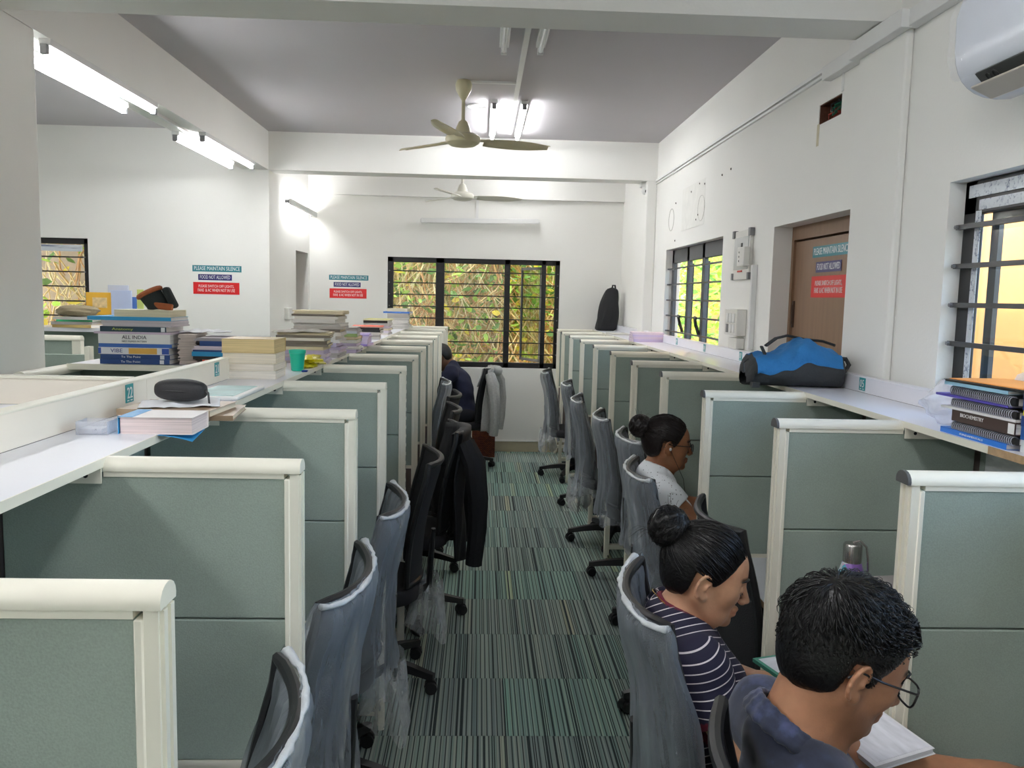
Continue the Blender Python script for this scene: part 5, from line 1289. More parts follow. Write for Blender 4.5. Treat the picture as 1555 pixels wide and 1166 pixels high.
# --- the woman in stripes
fw = (0.985, -0.17, 0)
J = dict(head=(0.562, 1.95, 1.072), c7=(0.487, 1.955, 0.955), chest=(0.535, 1.955, 0.79), pelvis=(0.60, 1.96, 0.565), sl=(0.520, 2.12, 0.895), sr=(0.505, 1.785, 0.905),
         el=(0.655, 2.20, 0.72), er=(0.600, 1.715, 0.715), wl=(0.735, 1.985, 0.775), wr=(0.80, 1.87, 0.735))
seat_legs(J, 0, 0, fw)
wo, H, R, s, org = person(dict(label='woman with a high bun in navy top with white stripes, looking down', J=J, hs=0.97, hrot=(-0.16, 0.24, 0.0), female=True, fwd=fw, skin=skin_mat('skin_stripes', GOLDEN['s'], (176, 104, 98)),
    shirt=stripe_shirt(), trousers=DENIM, shoe=SHOE, sleeve=0.55, hands=dict(l=((-0.35, -0.9, -0.12), (0.1, 0.1, -1), 1, 0.5), r=((0.5, 0.85, 0.1), (0.2, 0.1, -1), 1, 0.4))))
women_hair(wo, H, R, s, org, HAIRN2, (-0.87, 0.02, 0.47), 0.016, 0.049, 11)
ch = MB().tube([tuple(np.array(J['c7'])+np.array((0.015+0.066*math.cos(a), 0.062*math.sin(a), 0.022-0.050*math.cos(a)))-np.array(org)) for a in [k*PI/12 for k in range(25)]], 0.0011, 5).build('neck_chain', mat('gold_chain', (190, 150, 70), 0.25, 1.0), wo, smooth=True)
# --- the woman in white
fw = (1, 0, 0)
J = dict(head=(0.822, 3.53, 1.118), c7=(0.765, 3.53, 0.985), chest=(0.815, 3.53, 0.79), pelvis=(0.87, 3.53, 0.565), sl=(0.790, 3.69, 0.925), sr=(0.785, 3.365, 0.925),
         el=(0.96, 3.76, 0.79), er=(0.955, 3.315, 0.78), wl=(1.17, 3.66, 0.79), wr=(1.17, 3.42, 0.79))
seat_legs(J, 0, 0, fw)
ww, H, R, s, org = person(dict(label='woman with a clipped bun, eyeglasses and white short sleeved top', J=J, hs=0.95, hrot=(0.0, 0.06, 0.0), female=True, fwd=fw, skin=skin_mat('skin_white_top', GOLDEN['w'], (120, 68, 62)),
    shirt=dotted_shirt(), trousers=DENIM, shoe=SHOE, sleeve=0.30, h=0.0045, hands=dict(l=((1, -0.2, 0), (0, 0, -1), -1, 0.12), r=((1, 0.2, 0), (0, 0, -1), 1, 0.12))))
bc = women_hair(ww, H, R, s, org, HAIRN, (-0.90, 0.0, 0.30), 0.016, 0.048, 12, 360)
for k in range(4):
    p = bc+np.array((0.0, -0.038, 0.018-0.012*k)); MB().tube([tuple(p+np.array((0.018, 0.012, 0.006))-np.array(org)), tuple(p-np.array(org)), tuple(p+np.array((-0.016, 0.008, -0.010))-np.array(org))], 0.0032, 6).build('claw_clip', mat('clip_black', (16, 16, 18), 0.15), ww, smooth=True)
glasses('dark framed eyeglasses on the woman in white', H, R, s, mat('dark_acetate', (34, 24, 22), 0.3), 0.046, 0.032)
ep = H+R@np.array((-0.002, -0.088, -0.012))*s
w_ = thing('earphones', 'thin white earphone wire hanging from the ear of woman in white', 'earphones', tuple(ep))
MB().lathe([(0.003, -0.006), (0.006, -0.002), (0.006, 0.004), (0.002, 0.007)], 8).build('ear_bud', PLW, w_, smooth=True)
MB().tube([(0, 0, 0), (0.012, -0.006, -0.03), (0.035, 0.0, -0.075), (0.065, 0.02, -0.13), (0.085, 0.04, -0.22), (0.09, 0.06, -0.30)], 0.0012, 5).build('wire', BLK, w_, smooth=True)
# --- the person at the far end
fw = (-1, 0, 0)
J = dict(head=(-0.385, 8.27, 1.125), c7=(-0.275, 8.28, 1.035), chest=(-0.185, 8.29, 0.85), pelvis=(-0.14, 8.30, 0.575), sl=(-0.275, 8.07, 0.98), sr=(-0.275, 8.41, 0.98),
         el=(-0.40, 8.00, 0.82), er=(-0.42, 8.38, 0.82), wl=(-0.58, 8.10, 0.80), wr=(-0.60, 8.32, 0.80))
seat_legs(J, 0, 0, fw)
pf, H, R, s, org = person(dict(label='person in navy shirt bent over a desk at the far window', J=J, hs=1.0, hrot=(PI, 0.55, 0.0), female=False, fwd=fw, h=0.007, skin=skin_mat('skin_far', GOLDEN['f'], (110, 70, 60)),
    shirt=mat('navy_cotton', (30, 34, 58), 0.9, var=0.15, scale=40), trousers=mat('black_trousers', (24, 25, 32), 0.9), shoe=SHOE, sleeve=0.85, hands=dict(l=((-1, 0.1, 0), (0, 0, -1), 1, 0.3), r=((-1, -0.1, 0), (0, 0, -1), -1, 0.3))))
F, ex = hair_cap(None, H, R, s, MAN_HL, (0.014, 0.010, 0.016)); V, Q = F.mesh(0.007, ex); np_obj('hair', V, Q, HAIRB, pf, org)

# ================================================================== BOOKS AND THINGS ON THE SHELVES
PAGE = {}
def page_mat(rgb):
    k = 'pages_%d_%d_%d' % rgb
    if k in _MC: return _MC[k]
    m, nt, b, out = new_mat(k); tc = N(nt, 'ShaderNodeTexCoord'); mp = N(nt, 'ShaderNodeMapping'); mp.inputs['Scale'].default_value = (3, 3, 420); nt.links.new(tc.outputs['Object'], mp.inputs[0])
    no = N(nt, 'ShaderNodeTexNoise', i_Scale=1.0, i_Detail=3.0); nt.links.new(mp.outputs[0], no.inputs['Vector']); l = s2l(rgb); cr = N(nt, 'ShaderNodeValToRGB')
    cr.color_ramp.elements[0].position = 0.35; cr.color_ramp.elements[1].position = 0.6; cr.color_ramp.elements[0].color = tuple(x*0.78 for x in l)+(1,); cr.color_ramp.elements[1].color = l+(1,)
    nt.links.new(no.outputs['Fac'], cr.inputs[0]); nt.links.new(cr.outputs[0], b.inputs['Base Color']); b.inputs['Roughness'].default_value = 0.9
    _MC[k] = m; return m
def cov_mat(rgb): return mat('cover_%d_%d_%d' % rgb, rgb, 0.4, var=0.06, scale=6)
ITEM_SEED = random.Random(77)
def book(label, L, W, T, loc, rz, cov, pages=(232, 226, 214), kind='soft', group=None, txt=None, txtm=None, band=None, cat='book', name='book'):
    """spine along local x, on the local -y side; loc = centre of the underside"""
    t = thing(name, label, cat, loc, rz, group); c = 0.0022 if kind == 'hard' else 0.0009
    if kind == 'sheaf':
        b = MB(); n = max(3, int(T/0.006)); r = ITEM_SEED
        for i in range(n):
            z0, z1 = T*i/n, T*(i+1)/n-0.0004; dx, dy = r.uniform(-0.006, 0.006), r.uniform(-0.006, 0.006)
            b.obox((dx, dy, (z0+z1)/2), (L, W, z1-z0), (0, 0, r.uniform(-0.03, 0.03)))
        tag(b.build('loose_sheets', page_mat(pages), t)); return t
    MB().box(-L/2+0.003, -W/2+(0.001 if kind != 'spiral' else 0.0145), c, L/2-0.003, W/2-0.003, T-c).build('pages', page_mat(pages), t)
    if kind == 'spiral':
        MB().box(-L/2, -W/2+0.008, 0, L/2, W/2, c).box(-L/2, -W/2+0.008, T-c, L/2, W/2, T).build('cover', cov_mat(cov), t)
        n = int(L/0.0085); w = MB()
        for i in range(n):
            x = -L/2+0.010+i*(L-0.02)/(n-1); R_ = T/2+0.003
            w.tube([(x+0.0015*math.sin(a*2), -W/2+0.008+R_*math.cos(a)*0.9, T/2+R_*math.sin(a)) for a in [k*PI/5 for k in range(11)]], 0.0013, 4, cap=False)
        MB().box(-L/2+0.001, -W/2+0.006, 0.0005, L/2-0.001, -W/2+0.014, T-0.0005).build('binding_edge', BLK, t)
        tag(w.build('spiral_wire', mat('spiral_wire', (206, 208, 220), 0.3, 0.4), t), kind='stuff')
    else:
        b = MB().box(-L/2, -W/2, 0, L/2, W/2, c).box(-L/2, -W/2, T-c, L/2, W/2, T).box(-L/2, -W/2-c, 0, L/2, -W/2, T)
        b.build('cover', cov_mat(cov), t)
    if band:
        for x0, x1, col in band: MB().box(x0*L, -W/2-c-0.0006, T*0.08, x1*L, -W/2-c, T*0.92).build('spine_label', cov_mat(col), t)
    for s, x, w, h, z in (txt or []):
        text(s, txtm or LET, t, 0.02, (x*L, -W/2-c-0.0009, T*z), (PI/2, 0, 0), (w*L, h*T))
    return t
def pile(desc, x, y, z, rz, items, group, jit=0.006):
    """items bottom to top: (kind, cover, pages, L, W, T, what)"""
    r = ITEM_SEED; n = len(items)
    for i, (kind, cov, pg, L, W, T, what) in enumerate(items):
        pos = 'at the bottom' if i == 0 else ('on top' if i == n-1 else ORD[i+1]+' from the bottom')
        flip = r.choice((0, PI)) if kind == 'soft' else 0
        book('%s %s of the %s' % (what, pos, desc), L, W, T, (x+r.uniform(-jit, jit), y+r.uniform(-jit, jit), z), rz+flip+r.uniform(-0.06, 0.06), cov, pg, kind, group)
        z += T+0.0003
    return z
ZS = P_TOP+0.0004
CRM = (236, 222, 190); WHT = (236, 232, 226); PNK = (226, 212, 222); GRY = (196, 190, 186); LIL = (214, 200, 224)
# (a) near left shelf
g = 'things by plate 22 on left shelf'
t = thing('clear_box', 'small clear plastic box lying open on the left shelf', 'box', (-0.888, 1.945, ZS), 0.05)
MB().box(-0.035, -0.03, 0, 0.035, 0.03, 0.0015).box(-0.035, -0.03, 0, -0.0335, 0.03, 0.03).box(0.0335, -0.03, 0, 0.035, 0.03, 0.03).box(-0.035, -0.03, 0, 0.035, -0.0285, 0.03).box(-0.035, 0.0285, 0, 0.035, 0.03, 0.03).build('tray', mat_film('clear_plastic', (226, 230, 240), 0.25, 0.1, 20, 0.2, 0.4), t)
MB().box(-0.030, -0.025, 0.002, 0.020, 0.02, 0.012).build('insert', mat('grey_insert', (206, 206, 214), 0.5), t)
t = book('thick white paperback with blue corner hanging over left shelf edge', 0.168, 0.125, 0.040, (-0.750, 1.995, ZS), PI+0.03, (236, 230, 226), (236, 218, 216), 'soft', g)
MB().box(0.052, -0.064, 0.0402, 0.0845, 0.063, 0.0412).box(0.0841, -0.064, 0.0, 0.0851, 0.0635, 0.0412).build('blue_corner', cov_mat((58, 150, 206)), t)
MB().grid(lambda u, v: (-0.085+0.09*u-0.0, -0.03+0.10*v, -0.001-0.014*(1-u)**2*(v)), 8, 6).build('blue_back_cover', cov_mat((58, 150, 206)), t)
t = book('worn brown magazine under the black spectacle case', 0.25, 0.22, 0.013, (-0.775, 2.255, ZS), 0.12, (150, 128, 104), (226, 210, 188), 'soft', g)
t = book('tattered brown exercise book below the spectacle case', 0.24, 0.20, 0.016, (-0.80, 2.23, ZS+0.0135), -0.05, (168, 146, 120), (232, 220, 200), 'soft', g)
def crumple(name, label, cat, c, w, d, h, m, seed, rz=0, n=22, group=None):
    t = thing(name, label, cat, c, rz, group); r = random.Random(seed); ph = [r.uniform(0, 6.28) for _ in range(6)]
    def f(u, v): return ((u-0.5)*w, (v-0.5)*d, 0.001+h*abs(0.5*math.sin(7*u+ph[0]+3*v)+0.35*math.sin(11*v+ph[1]-4*u)+0.15*math.sin(23*u+ph[2]))*(0.4+0.6*math.sin(PI*u)))
    o = MB().grid(f, n, n).build('sheet', m, t, smooth=True, angle=180); so = o.modifiers.new('t', 'SOLIDIFY'); so.thickness = 0.0006
    return t
crumple('paper_sheet', 'loose white paper tucked under the black spectacle case', 'paper', (-0.80, 2.24, ZS+0.031), 0.20, 0.16, 0.010, mat('paper_white', (236, 236, 238), 0.8), 3, 0.3)
t = thing('spectacle_case', 'black zipped spectacle case with wrist strap on the left shelf', 'case', (-0.800, 2.245, ZS+0.038), -0.22)
def cas(u, v):
    a = 2*PI*u; x = math.cos(PI*v); r = math.sin(PI*v)**0.55; ca, sa = math.cos(a), math.sin(a)
    return (-0.072*x, 0.034*r*(abs(ca)**0.8)*(1 if ca > 0 else -1), 0.030+0.030*r*(abs(sa)**0.8)*(1 if sa > 0 else -1))
CASE = mat('case_fabric', (40, 40, 43), 0.6, var=0.1, bump=0.15, bscale=250)
MB().grid(cas, 28, 16, True).build('shell', CASE, t, smooth=True, angle=180)
MB().tube([(-0.070*math.cos(a), 0.0345*math.sin(a), 0.030) for a in [k*PI/12 for k in range(25)]], 0.0022, 6).build('zip', BLK, t, smooth=True)
MB().tube([(0.070, 0.0, 0.032), (0.082, -0.004, 0.026), (0.088, -0.010, 0.0), (0.098, -0.02, -0.012), (0.104, -0.022, -0.03)], 0.003, 6).build('strap', BLK, t, smooth=True)
t = thing('photo_frame', 'flat white framed sheet with teal print on left shelf', 'frame', (-0.815, 2.72, ZS), 0.0)
MB().box(-0.095, -0.16, 0, 0.075, 0.16, 0.012).build('frame_body', mat('frame_white', (232, 232, 230), 0.4), t, bevel=0.004)
MB().box(-0.075, -0.14, 0.012, 0.055, 0.14, 0.0135).build('print', mat('teal_print', (176, 208, 206), 0.5, var=0.2, scale=12), t)
# (b) the cream paperbacks
g = 'cream paperbacks by plate 21'; z = ZS
for T, pg, cv, what, rz in ((0.033, (240, 232, 220), (236, 230, 216), 'pale paperback at the bottom of the thick pile', 0.04), (0.026, (240, 230, 216), (230, 220, 200), 'pale paperback second in the thick pile', -0.03),
                            (0.040, (238, 226, 206), (236, 226, 204), 'cream paperback third in the thick pile', 0.05), (0.054, (226, 202, 150), (200, 172, 120), 'yellowed paperback on top of the thick pile', 0.0)):
    book(what, 0.205, 0.18, T, (-0.888, 3.30, z), PI+rz, cv, pg, 'soft', g); z += T+0.0003
# (c) teal cup and yellow bag
t = thing('plastic_cup', 'teal plastic tumbler beside the cream paperbacks', 'cup', (-0.785, 3.60, ZS))
MB().lathe([(0.024, 0), (0.026, 0.004), (0.033, 0.075), (0.036, 0.076), (0.036, 0.090), (0.032, 0.090), (0.031, 0.075), (0.022, 0.006)], 24).build('tumbler', mat('teal_plastic', (32, 190, 160), 0.3, sss=0.1), t, smooth=True)
tag(MB().box(-0.012, -0.012, 0, 0.012, 0.012, 0.008).build('bottle_cap', mat('blue_cap', (20, 60, 150), 0.4), loc=(-0.742, 3.545, ZS), bevel=0.003), 'small blue cap lying at the foot of the teal tumbler', 'cap')
def lump(name, label, cat, c, size, m, seed, rz=0, amp=0.16, part='bag_body'):
    t = thing(name, label, cat, c, rz); r = random.Random(seed); ph = [r.uniform(0, 6.28) for _ in range(9)]
    def f(u, v):
        a = 2*PI*u; b = PI*v; d = Vector((math.sin(b)*math.cos(a), math.sin(b)*math.sin(a), -math.cos(b)))
        k = 1+amp*(math.sin(5*d.x+ph[0]+4*d.z)+math.sin(6*d.y+ph[1]-3*d.x)+0.7*math.sin(11*d.z+ph[2]+5*d.y)+0.5*math.sin(17*d.x+9*d.y+ph[3]))/2
        return (size[0]*d.x*k, size[1]*d.y*k, max(0.0, size[2]*(1+d.z*k)))
    MB().grid(f, 34, 20, True).build(part, m, t, smooth=True, angle=60); return t
lump('plastic_bag', 'crumpled yellow plastic bag between tumbler and lilac booklets', 'bag', (-0.785, 3.83, ZS), (0.060, 0.14, 0.024), mat('yellow_bag', (218, 204, 44), 0.3, var=0.1, scale=20, bump=0.3, bscale=30), 5, 0.1, 0.34)
# (d) booklet piles along the left shelf
def rand_items(n, tmin, tmax, L, W, pals, r):
    out = []
    for i in range(n):
        k = r.choices(('soft', 'sheaf', 'hard'), (5, 3, 2))[0]; cov, pg, nm = r.choice(pals)
        what = {'soft': '%s booklet' % nm, 'sheaf': '%s bundle of sheets' % nm, 'hard': '%s bound book' % nm}[k]
        out.append((k, cov, pg, L*r.uniform(0.9, 1.05), W*r.uniform(0.92, 1.04), r.uniform(tmin, tmax), what))
    return out
rp = random.Random(31)
PALA = [((214, 204, 214), PNK, 'lilac'), ((196, 186, 170), CRM, 'tan'), ((230, 228, 226), WHT, 'white'), ((150, 140, 130), GRY, 'grey'), ((206, 196, 224), LIL, 'pale purple')]
PALB = [((226, 220, 210), WHT, 'off-white'), ((120, 110, 100), CRM, 'brown'), ((205, 198, 190), GRY, 'pale grey'), ((40, 38, 40), WHT, 'black backed')]
z = pile('lilac pile', -0.855, 4.10, ZS, 0.05, rand_items(5, 0.012, 0.020, 0.24, 0.20, PALA, rp)+rand_items(5, 0.010, 0.018, 0.25, 0.21, PALB, rp), 'lilac pile on left shelf')
t = crumple('newspaper', 'grey newspaper spread over the lilac pile', 'newspaper', (-0.875, 4.10, z+0.001), 0.25, 0.24, 0.012, mat('newsprint', (170, 166, 156), 0.9, var=0.15, scale=40), 9, 0.1)
z = pile('tall left pile', -0.850, 4.48, ZS, -0.03, rand_items(6, 0.014, 0.024, 0.23, 0.22, PALA, rp)+rand_items(8, 0.010, 0.020, 0.25, 0.22, PALB, rp), 'tall pile on left shelf', 0.012)
z = pile('patterned pile', -0.800, 4.86, ZS, 0.02, rand_items(8, 0.014, 0.022, 0.20, 0.24, [((170, 120, 80), CRM, 'brown and green'), ((150, 176, 110), WHT, 'green edged'), ((200, 206, 214), GRY, 'grey blue'), ((186, 178, 200), LIL, 'lilac edged')], rp), 'patterned pile on left shelf')
z = pile('low purple pile', -0.825, 5.50, ZS, 0.0, [('soft', (150, 130, 200), LIL, 0.21, 0.24, 0.014, 'purple booklet'), ('soft', (200, 190, 220), LIL, 0.20, 0.24, 0.03, 'lilac booklet'), ('sheaf', (0, 0, 0), LIL, 0.21, 0.24, 0.02, 'lilac bundle'), ('soft', (176, 160, 214), LIL, 0.21, 0.24, 0.012, 'violet booklet')], 'purple pile on left shelf')
z = pile('pile with the orange file', -0.855, 6.35, ZS, 0.04, rand_items(5, 0.014, 0.02, 0.21, 0.26, PALB, rp)+[('soft', (240, 92, 60), WHT, 0.23, 0.30, 0.008, 'orange file')], 'orange file pile')
z = pile('pile with the pale yellow cover', -0.86, 7.05, ZS, -0.04, rand_items(6, 0.014, 0.022, 0.21, 0.26, PALB+PALA[:2], rp)+[('soft', (226, 218, 130), WHT, 0.21, 0.28, 0.010, 'pale yellow booklet')], 'yellow cover pile')
z = pile('last left shelf pile', -0.815, 8.35, ZS, 0.0, rand_items(7, 0.016, 0.024, 0.22, 0.24, PALB, rp)+[('soft', (70, 120, 200), WHT, 0.26, 0.28, 0.016, 'blue file'), ('hard', (226, 216, 190), CRM, 0.20, 0.22, 0.030, 'cream bound book')], 'last pile on left shelf')
# (e) textbooks on the corner carrel
g = 'textbooks on the corner carrel'; z = P_TOP+0.0065; X0, Y0 = -1.512, 3.80; DKT = mat('spine_text_dark', (40, 40, 46), 0.5, var=0); LTT = mat('spine_text_lime', (190, 206, 90), 0.5, var=0)
NV = (40, 70, 124)
def tb(label, L, T, cov, pg, txt=None, tm=None, band=None, dx=0.0, kind='soft', W=0.22, rz=0.0):
    global z
    book(label, L, W, T, (X0+dx, Y0, z), rz, cov, pg, kind, g, txt, tm, band); z += T+0.0004
tb('navy textbook with white label at the bottom of the textbook pile', 0.30, 0.021, NV, WHT, [('To The Point', -0.06, 0.28, 0.42, 0.5)], None, [(0.36, 0.42, (226, 228, 232))])
tb('navy textbook second in the textbook pile', 0.30, 0.021, NV, WHT, [('To The Point', -0.06, 0.28, 0.42, 0.5)], None, [(0.36, 0.42, (226, 228, 232))], 0.002)
tb('white textbook with VIBE in blue on its spine', 0.305, 0.030, (232, 232, 236), WHT, [('VIBE', -0.24, 0.17, 0.55, 0.5)], mat('vibe_blue', (60, 70, 130), 0.5, var=0), [(-0.5, -0.46, (60, 90, 170)), (-0.07, 0.33, (226, 176, 84)), (0.40, 0.5, (60, 90, 170))], -0.004)
tb('thin blue booklet lying on the VIBE textbook', 0.315, 0.016, (66, 110, 186), WHT, None, None, None, 0.004)
tb('white textbook with ALL INDIA on its spine', 0.31, 0.042, (234, 232, 228), WHT, [('ALL INDIA', 0.0, 0.34, 0.36, 0.66), ('NEET PG/MDS PATTERN', 0.0, 0.34, 0.16, 0.24)], DKT, None, 0.0)
tb('thin lilac booklet above the white ALL INDIA book', 0.33, 0.009, (206, 186, 204), PNK, None, None, None, -0.008)
tb('dark teal textbook with Anatomy on its spine', 0.285, 0.023, (38, 62, 78), WHT, [('Anatomy', -0.16, 0.32, 0.6, 0.5)], LTT, [(0.42, 0.48, (226, 228, 230))], -0.004)
tb('lilac bundle of sheets above the Anatomy book', 0.30, 0.026, (210, 200, 206), (214, 204, 208), None, None, None, 0.012, 'sheaf')
tb('thin blue file under the cream top book', 0.36, 0.016, (50, 150, 200), WHT, None, None, None, -0.02)
tb('thick cream book on top of the textbook pile', 0.245, 0.030, (228, 220, 190), (226, 216, 186), None, None, None, 0.03, 'soft', 0.2, PI)
zt = z
book('bundle of worn papers beside the textbook pile', 0.075, 0.24, 0.135, (-1.308, 3.84, P_TOP+0.0065), 0.12, (0, 0, 0), (206, 192, 184), 'sheaf', g)
crumple('paper_sheet', 'white sheet curling over the worn papers beside textbooks', 'paper', (-1.25, 3.84, P_TOP+0.145), 0.22, 0.12, 0.018, _MC['paper_white'], 14, 0.2)
z = P_TOP+0.0065; X0 = -1.135; g = 'smaller textbook pile behind plate 21'
tb('orange textbook with Biochemistry on its spine', 0.23, 0.026, (226, 100, 70), WHT, [('BIOCHEMISTRY', 0.12, 0.5, 0.45, 0.42)], None, [(-0.45, -0.30, (220, 214, 200))], 0.03)
tb('black covered book above the orange textbook', 0.25, 0.014, (36, 30, 30), WHT)
tb('cyan and blue book in the smaller textbook pile', 0.26, 0.020, (40, 140, 190), WHT)
tb('dark blue book in the smaller textbook pile', 0.25, 0.008, (30, 60, 120), WHT)
tb('lilac sheets in the smaller textbook pile', 0.25, 0.016, (206, 196, 206), PNK, None, None, None, 0, 'sheaf')
tb('navy textbook with white title in the smaller pile', 0.26, 0.022, (44, 74, 130), WHT, [('To The Point', 0.06, 0.3, 0.42, 0.5)], None, None, 0.035)
tb('grey newspaper bundle on top of the smaller pile', 0.27, 0.014, (160, 156, 160), (178, 172, 176), None, None, None, 0.02, 'sheaf')
# fabric sleeve with brown cuff on the cream book
t = thing('fabric_sleeve', 'black fabric sleeve with brown cuff on top of the textbook pile', 'sleeve', (-1.455, 3.79, zt), 0.0)
def slv(u, v):
    a = 2*PI*u; r = 0.040+0.008*math.sin(3*a+2*v)*(1-v)+0.006*v; ca, sa = math.cos(a), math.sin(a); ax = Vector((-0.45, 0, 0.89)); e1 = Vector((0.89, 0, 0.45))
    p = Vector((0.012, 0, 0.0))+ax*(0.085*v)+e1*(r*ca*1.1)+Vector((0, r*sa*0.9, 0)); return (p.x, p.y, max(0.001, p.z))
BF = mat('black_knit', (34, 40, 40), 0.9, var=0.2, bump=0.4, bscale=150); BRN = mat('brown_suede', (150, 82, 46), 0.85, var=0.15, scale=40)
o = MB().grid(slv, 30, 14, True).build('sleeve_body', BF, t, smooth=True, angle=180)
MB().tube([slv(k/24, 1.0) for k in range(25)], 0.011, 8).build('cuff', BRN, t, smooth=True)
MB().obox((0.045, -0.030, 0.016), (0.085, 0.016, 0.030), (0, 0.1, 0.05)).build('hem_band', BRN, t, bevel=0.007, seg=3)
MB().obox((0.065, 0.0, 0.055), (0.030, 0.05, 0.10), (0, -0.45, 0)).build('flap', BF, t, bevel=0.012, seg=3)
# (f) things on the left bay carrel
zb_ = P_TOP+0.031; g = 'papers on the left bay carrel'
book('green folder in the left bay paper pile', 0.26, 0.20, 0.014, (-3.10, 6.55, zb_+0.045), 0.1, (40, 168, 110), WHT, 'soft', g)
book('tan folder at the bottom of the left bay paper pile', 0.30, 0.22, 0.022, (-3.10, 6.55, zb_), -0.06, (206, 176, 110), WHT, 'soft', g)
book('grey sheets under the green folder in left bay', 0.30, 0.22, 0.022, (-3.12, 6.55, zb_+0.0225), 0.05, (0, 0, 0), (176, 172, 166), 'sheaf', g)
book('white sheets above the green folder in left bay', 0.28, 0.22, 0.020, (-3.10, 6.55, zb_+0.060), -0.05, (0, 0, 0), (206, 206, 200), 'sheaf', g)
lump('cloth_bag', 'khaki cloth bag lying on the left bay papers', 'bag', (-3.10, 6.54, zb_+0.081), (0.16, 0.09, 0.045), mat('khaki_cloth', (150, 138, 112), 0.95, bump=0.4, bscale=60), 8, 0, 0.10)
t = thing('box_file', 'yellow box file standing on the left bay carrel', 'file', (-3.00, 6.70, zb_), 0.05)
MB().box(-0.10, -0.03, 0, 0.10, 0.03, 0.27).build('file_body', mat('file_yellow', (232, 180, 60), 0.5), t, bevel=0.003)
MB().box(-0.05, -0.032, 0.15, 0.06, -0.03, 0.23).build('file_label', mat('file_label', (226, 200, 150), 0.6, var=0.3, scale=30), t)
for i, (x, h, c, rx) in enumerate(((-2.86, 0.33, (206, 210, 224), 0.10), (-2.82, 0.29, (190, 200, 226), -0.06), (-2.745, 0.24, (90, 130, 200), 0.05), (-2.69, 0.30, (206, 212, 120), -0.03))):
    t = thing('document_sleeve', ['tall milky document sleeve', 'pale blue document sleeve', 'blue document sleeve', 'lime green document folder'][i]+' standing right of the yellow box file', 'folder', (x, (6.70, 6.66, 6.70, 6.70)[i], zb_), 0.0)
    MB().obox((0, 0, h/2), (0.16 if i < 2 else 0.05, 0.012, h), (rx*0.0, 0, 0)).build('sleeve', mat('docsleeve%d' % i, c, 0.4), t, bevel=0.002)
book('blue topped file lying right of the document sleeves', 0.34, 0.22, 0.03, (-2.62, 6.60, zb_), 0.0, (50, 140, 196), WHT, 'soft', g)

# (g) right shelf -------------------------------------------------------------
g = 'pink booklets on right shelf'; z = ZS
for i, (T, c) in enumerate(((0.022, (206, 186, 214)), (0.020, (222, 200, 214)), (0.016, (214, 194, 220)), (0.018, (226, 206, 216)))):
    book('pale pink booklet %s the stack under the window' % ('at the bottom of', 'second in', 'third in', 'on top of')[i], 0.26, 0.19, T, (1.372, 6.78, z), 0.05-0.04*i, c, (226, 210, 226), 'soft', g); z += T+0.0003
book('loose white papers on the right shelf before the black backpack', 0.20, 0.30, 0.012, (1.36, 8.05, ZS), 0.1, (0, 0, 0), WHT, 'sheaf')
BPF = mat('black_nylon', (26, 27, 30), 0.75, var=0.15, bump=0.25, bscale=120)
t = thing('backpack', 'black backpack leaning on the wall at the far end of right shelf', 'backpack', (1.368, 9.0, ZS), 0.0)
def bp1(u, v):
    a = 2*PI*u; ca, sa = math.cos(a), math.sin(a); k = (abs(ca)**3.2+abs(sa)**3.2)**(-1/3.2); w = 0.115*(1-0.55*v**3.0)+0.006*math.sin(9*v+3*a); d = 0.10*(1-0.45*v**2.5)
    if v > 0.92: w *= math.sqrt(max(0, 1-((v-0.92)/0.08)**2)); d *= math.sqrt(max(0, 1-((v-0.92)/0.08)**2))
    if v < 0.04: w *= 0.8+v*5; d *= 0.8+v*5
    return (w*ca*k+0.055*v, d*sa*k*0.9, 0.47*v)
MB().grid(bp1, 36, 26, True).build('bag_body', BPF, t, smooth=True, angle=180)
MB().grid(lambda u, v: (-0.075+0.09*u+0.05*v-0.02*math.sin(PI*u), -0.092-0.022*math.sin(PI*u)*math.sin(PI*v), 0.03+0.24*v), 10, 12).build('front_pocket', BPF, t, smooth=True, angle=180)
MB().tube([(0.055, 0.0, 0.455), (0.060, -0.01, 0.49), (0.085, -0.01, 0.49), (0.092, 0.0, 0.455)], 0.009, 8).build('grab_handle', BPF, t, smooth=True)
MB().tube([(0.08, 0.0, 0.44), (0.108, -0.03, 0.42), (0.116, -0.04, 0.30), (0.115, -0.04, 0.18), (0.10, -0.02, 0.10), (0.08, 0.0, 0.06)], 0.012, 8, flat=0.4).build('shoulder_strap', BPF, t, smooth=True)
t = thing('backpack', 'blue and black backpack lying on right shelf before the door', 'backpack', (1.288, 3.36, ZS), -0.06)
def bp2(u, v, top=False):
    a = 2*PI*u; ca, sa = math.cos(a), math.sin(a); k = (abs(ca)**2.8+abs(sa)**2.8)**(-1/2.8); x = -0.20+0.395*v; e = min(v, 1-v); cl = math.sqrt(max(0, 1-max(0, 1-e/0.10)**2))
    h = (0.058+0.034*math.exp(-((v-0.62)/0.30)**2)+0.004*math.sin(14*v))*(0.42+0.58*cl); d = (0.122)*(0.5+0.5*cl)+0.005*math.sin(23*v+4*a)+0.004*math.sin(9*v-6*a)
    zc_ = h*0.98+0.002; q = zc_+h*sa*k+0.004*math.sin(31*v+7*a)*(sa > -0.3)+0.003*math.sin(17*v-11*a)*(sa > -0.3)
    return (x, d*ca*k*0.95, max(0.001, q))
BKD = mat('charcoal_nylon', (52, 54, 56), 0.85, var=0.15, bump=0.3, bscale=140); BLU = mat('blue_canvas', (36, 112, 172), 0.8, var=0.12, scale=20, bump=0.3, bscale=160)
MB().grid(bp2, 40, 34, True).build('bag_body', BKD, t, smooth=True, angle=180)
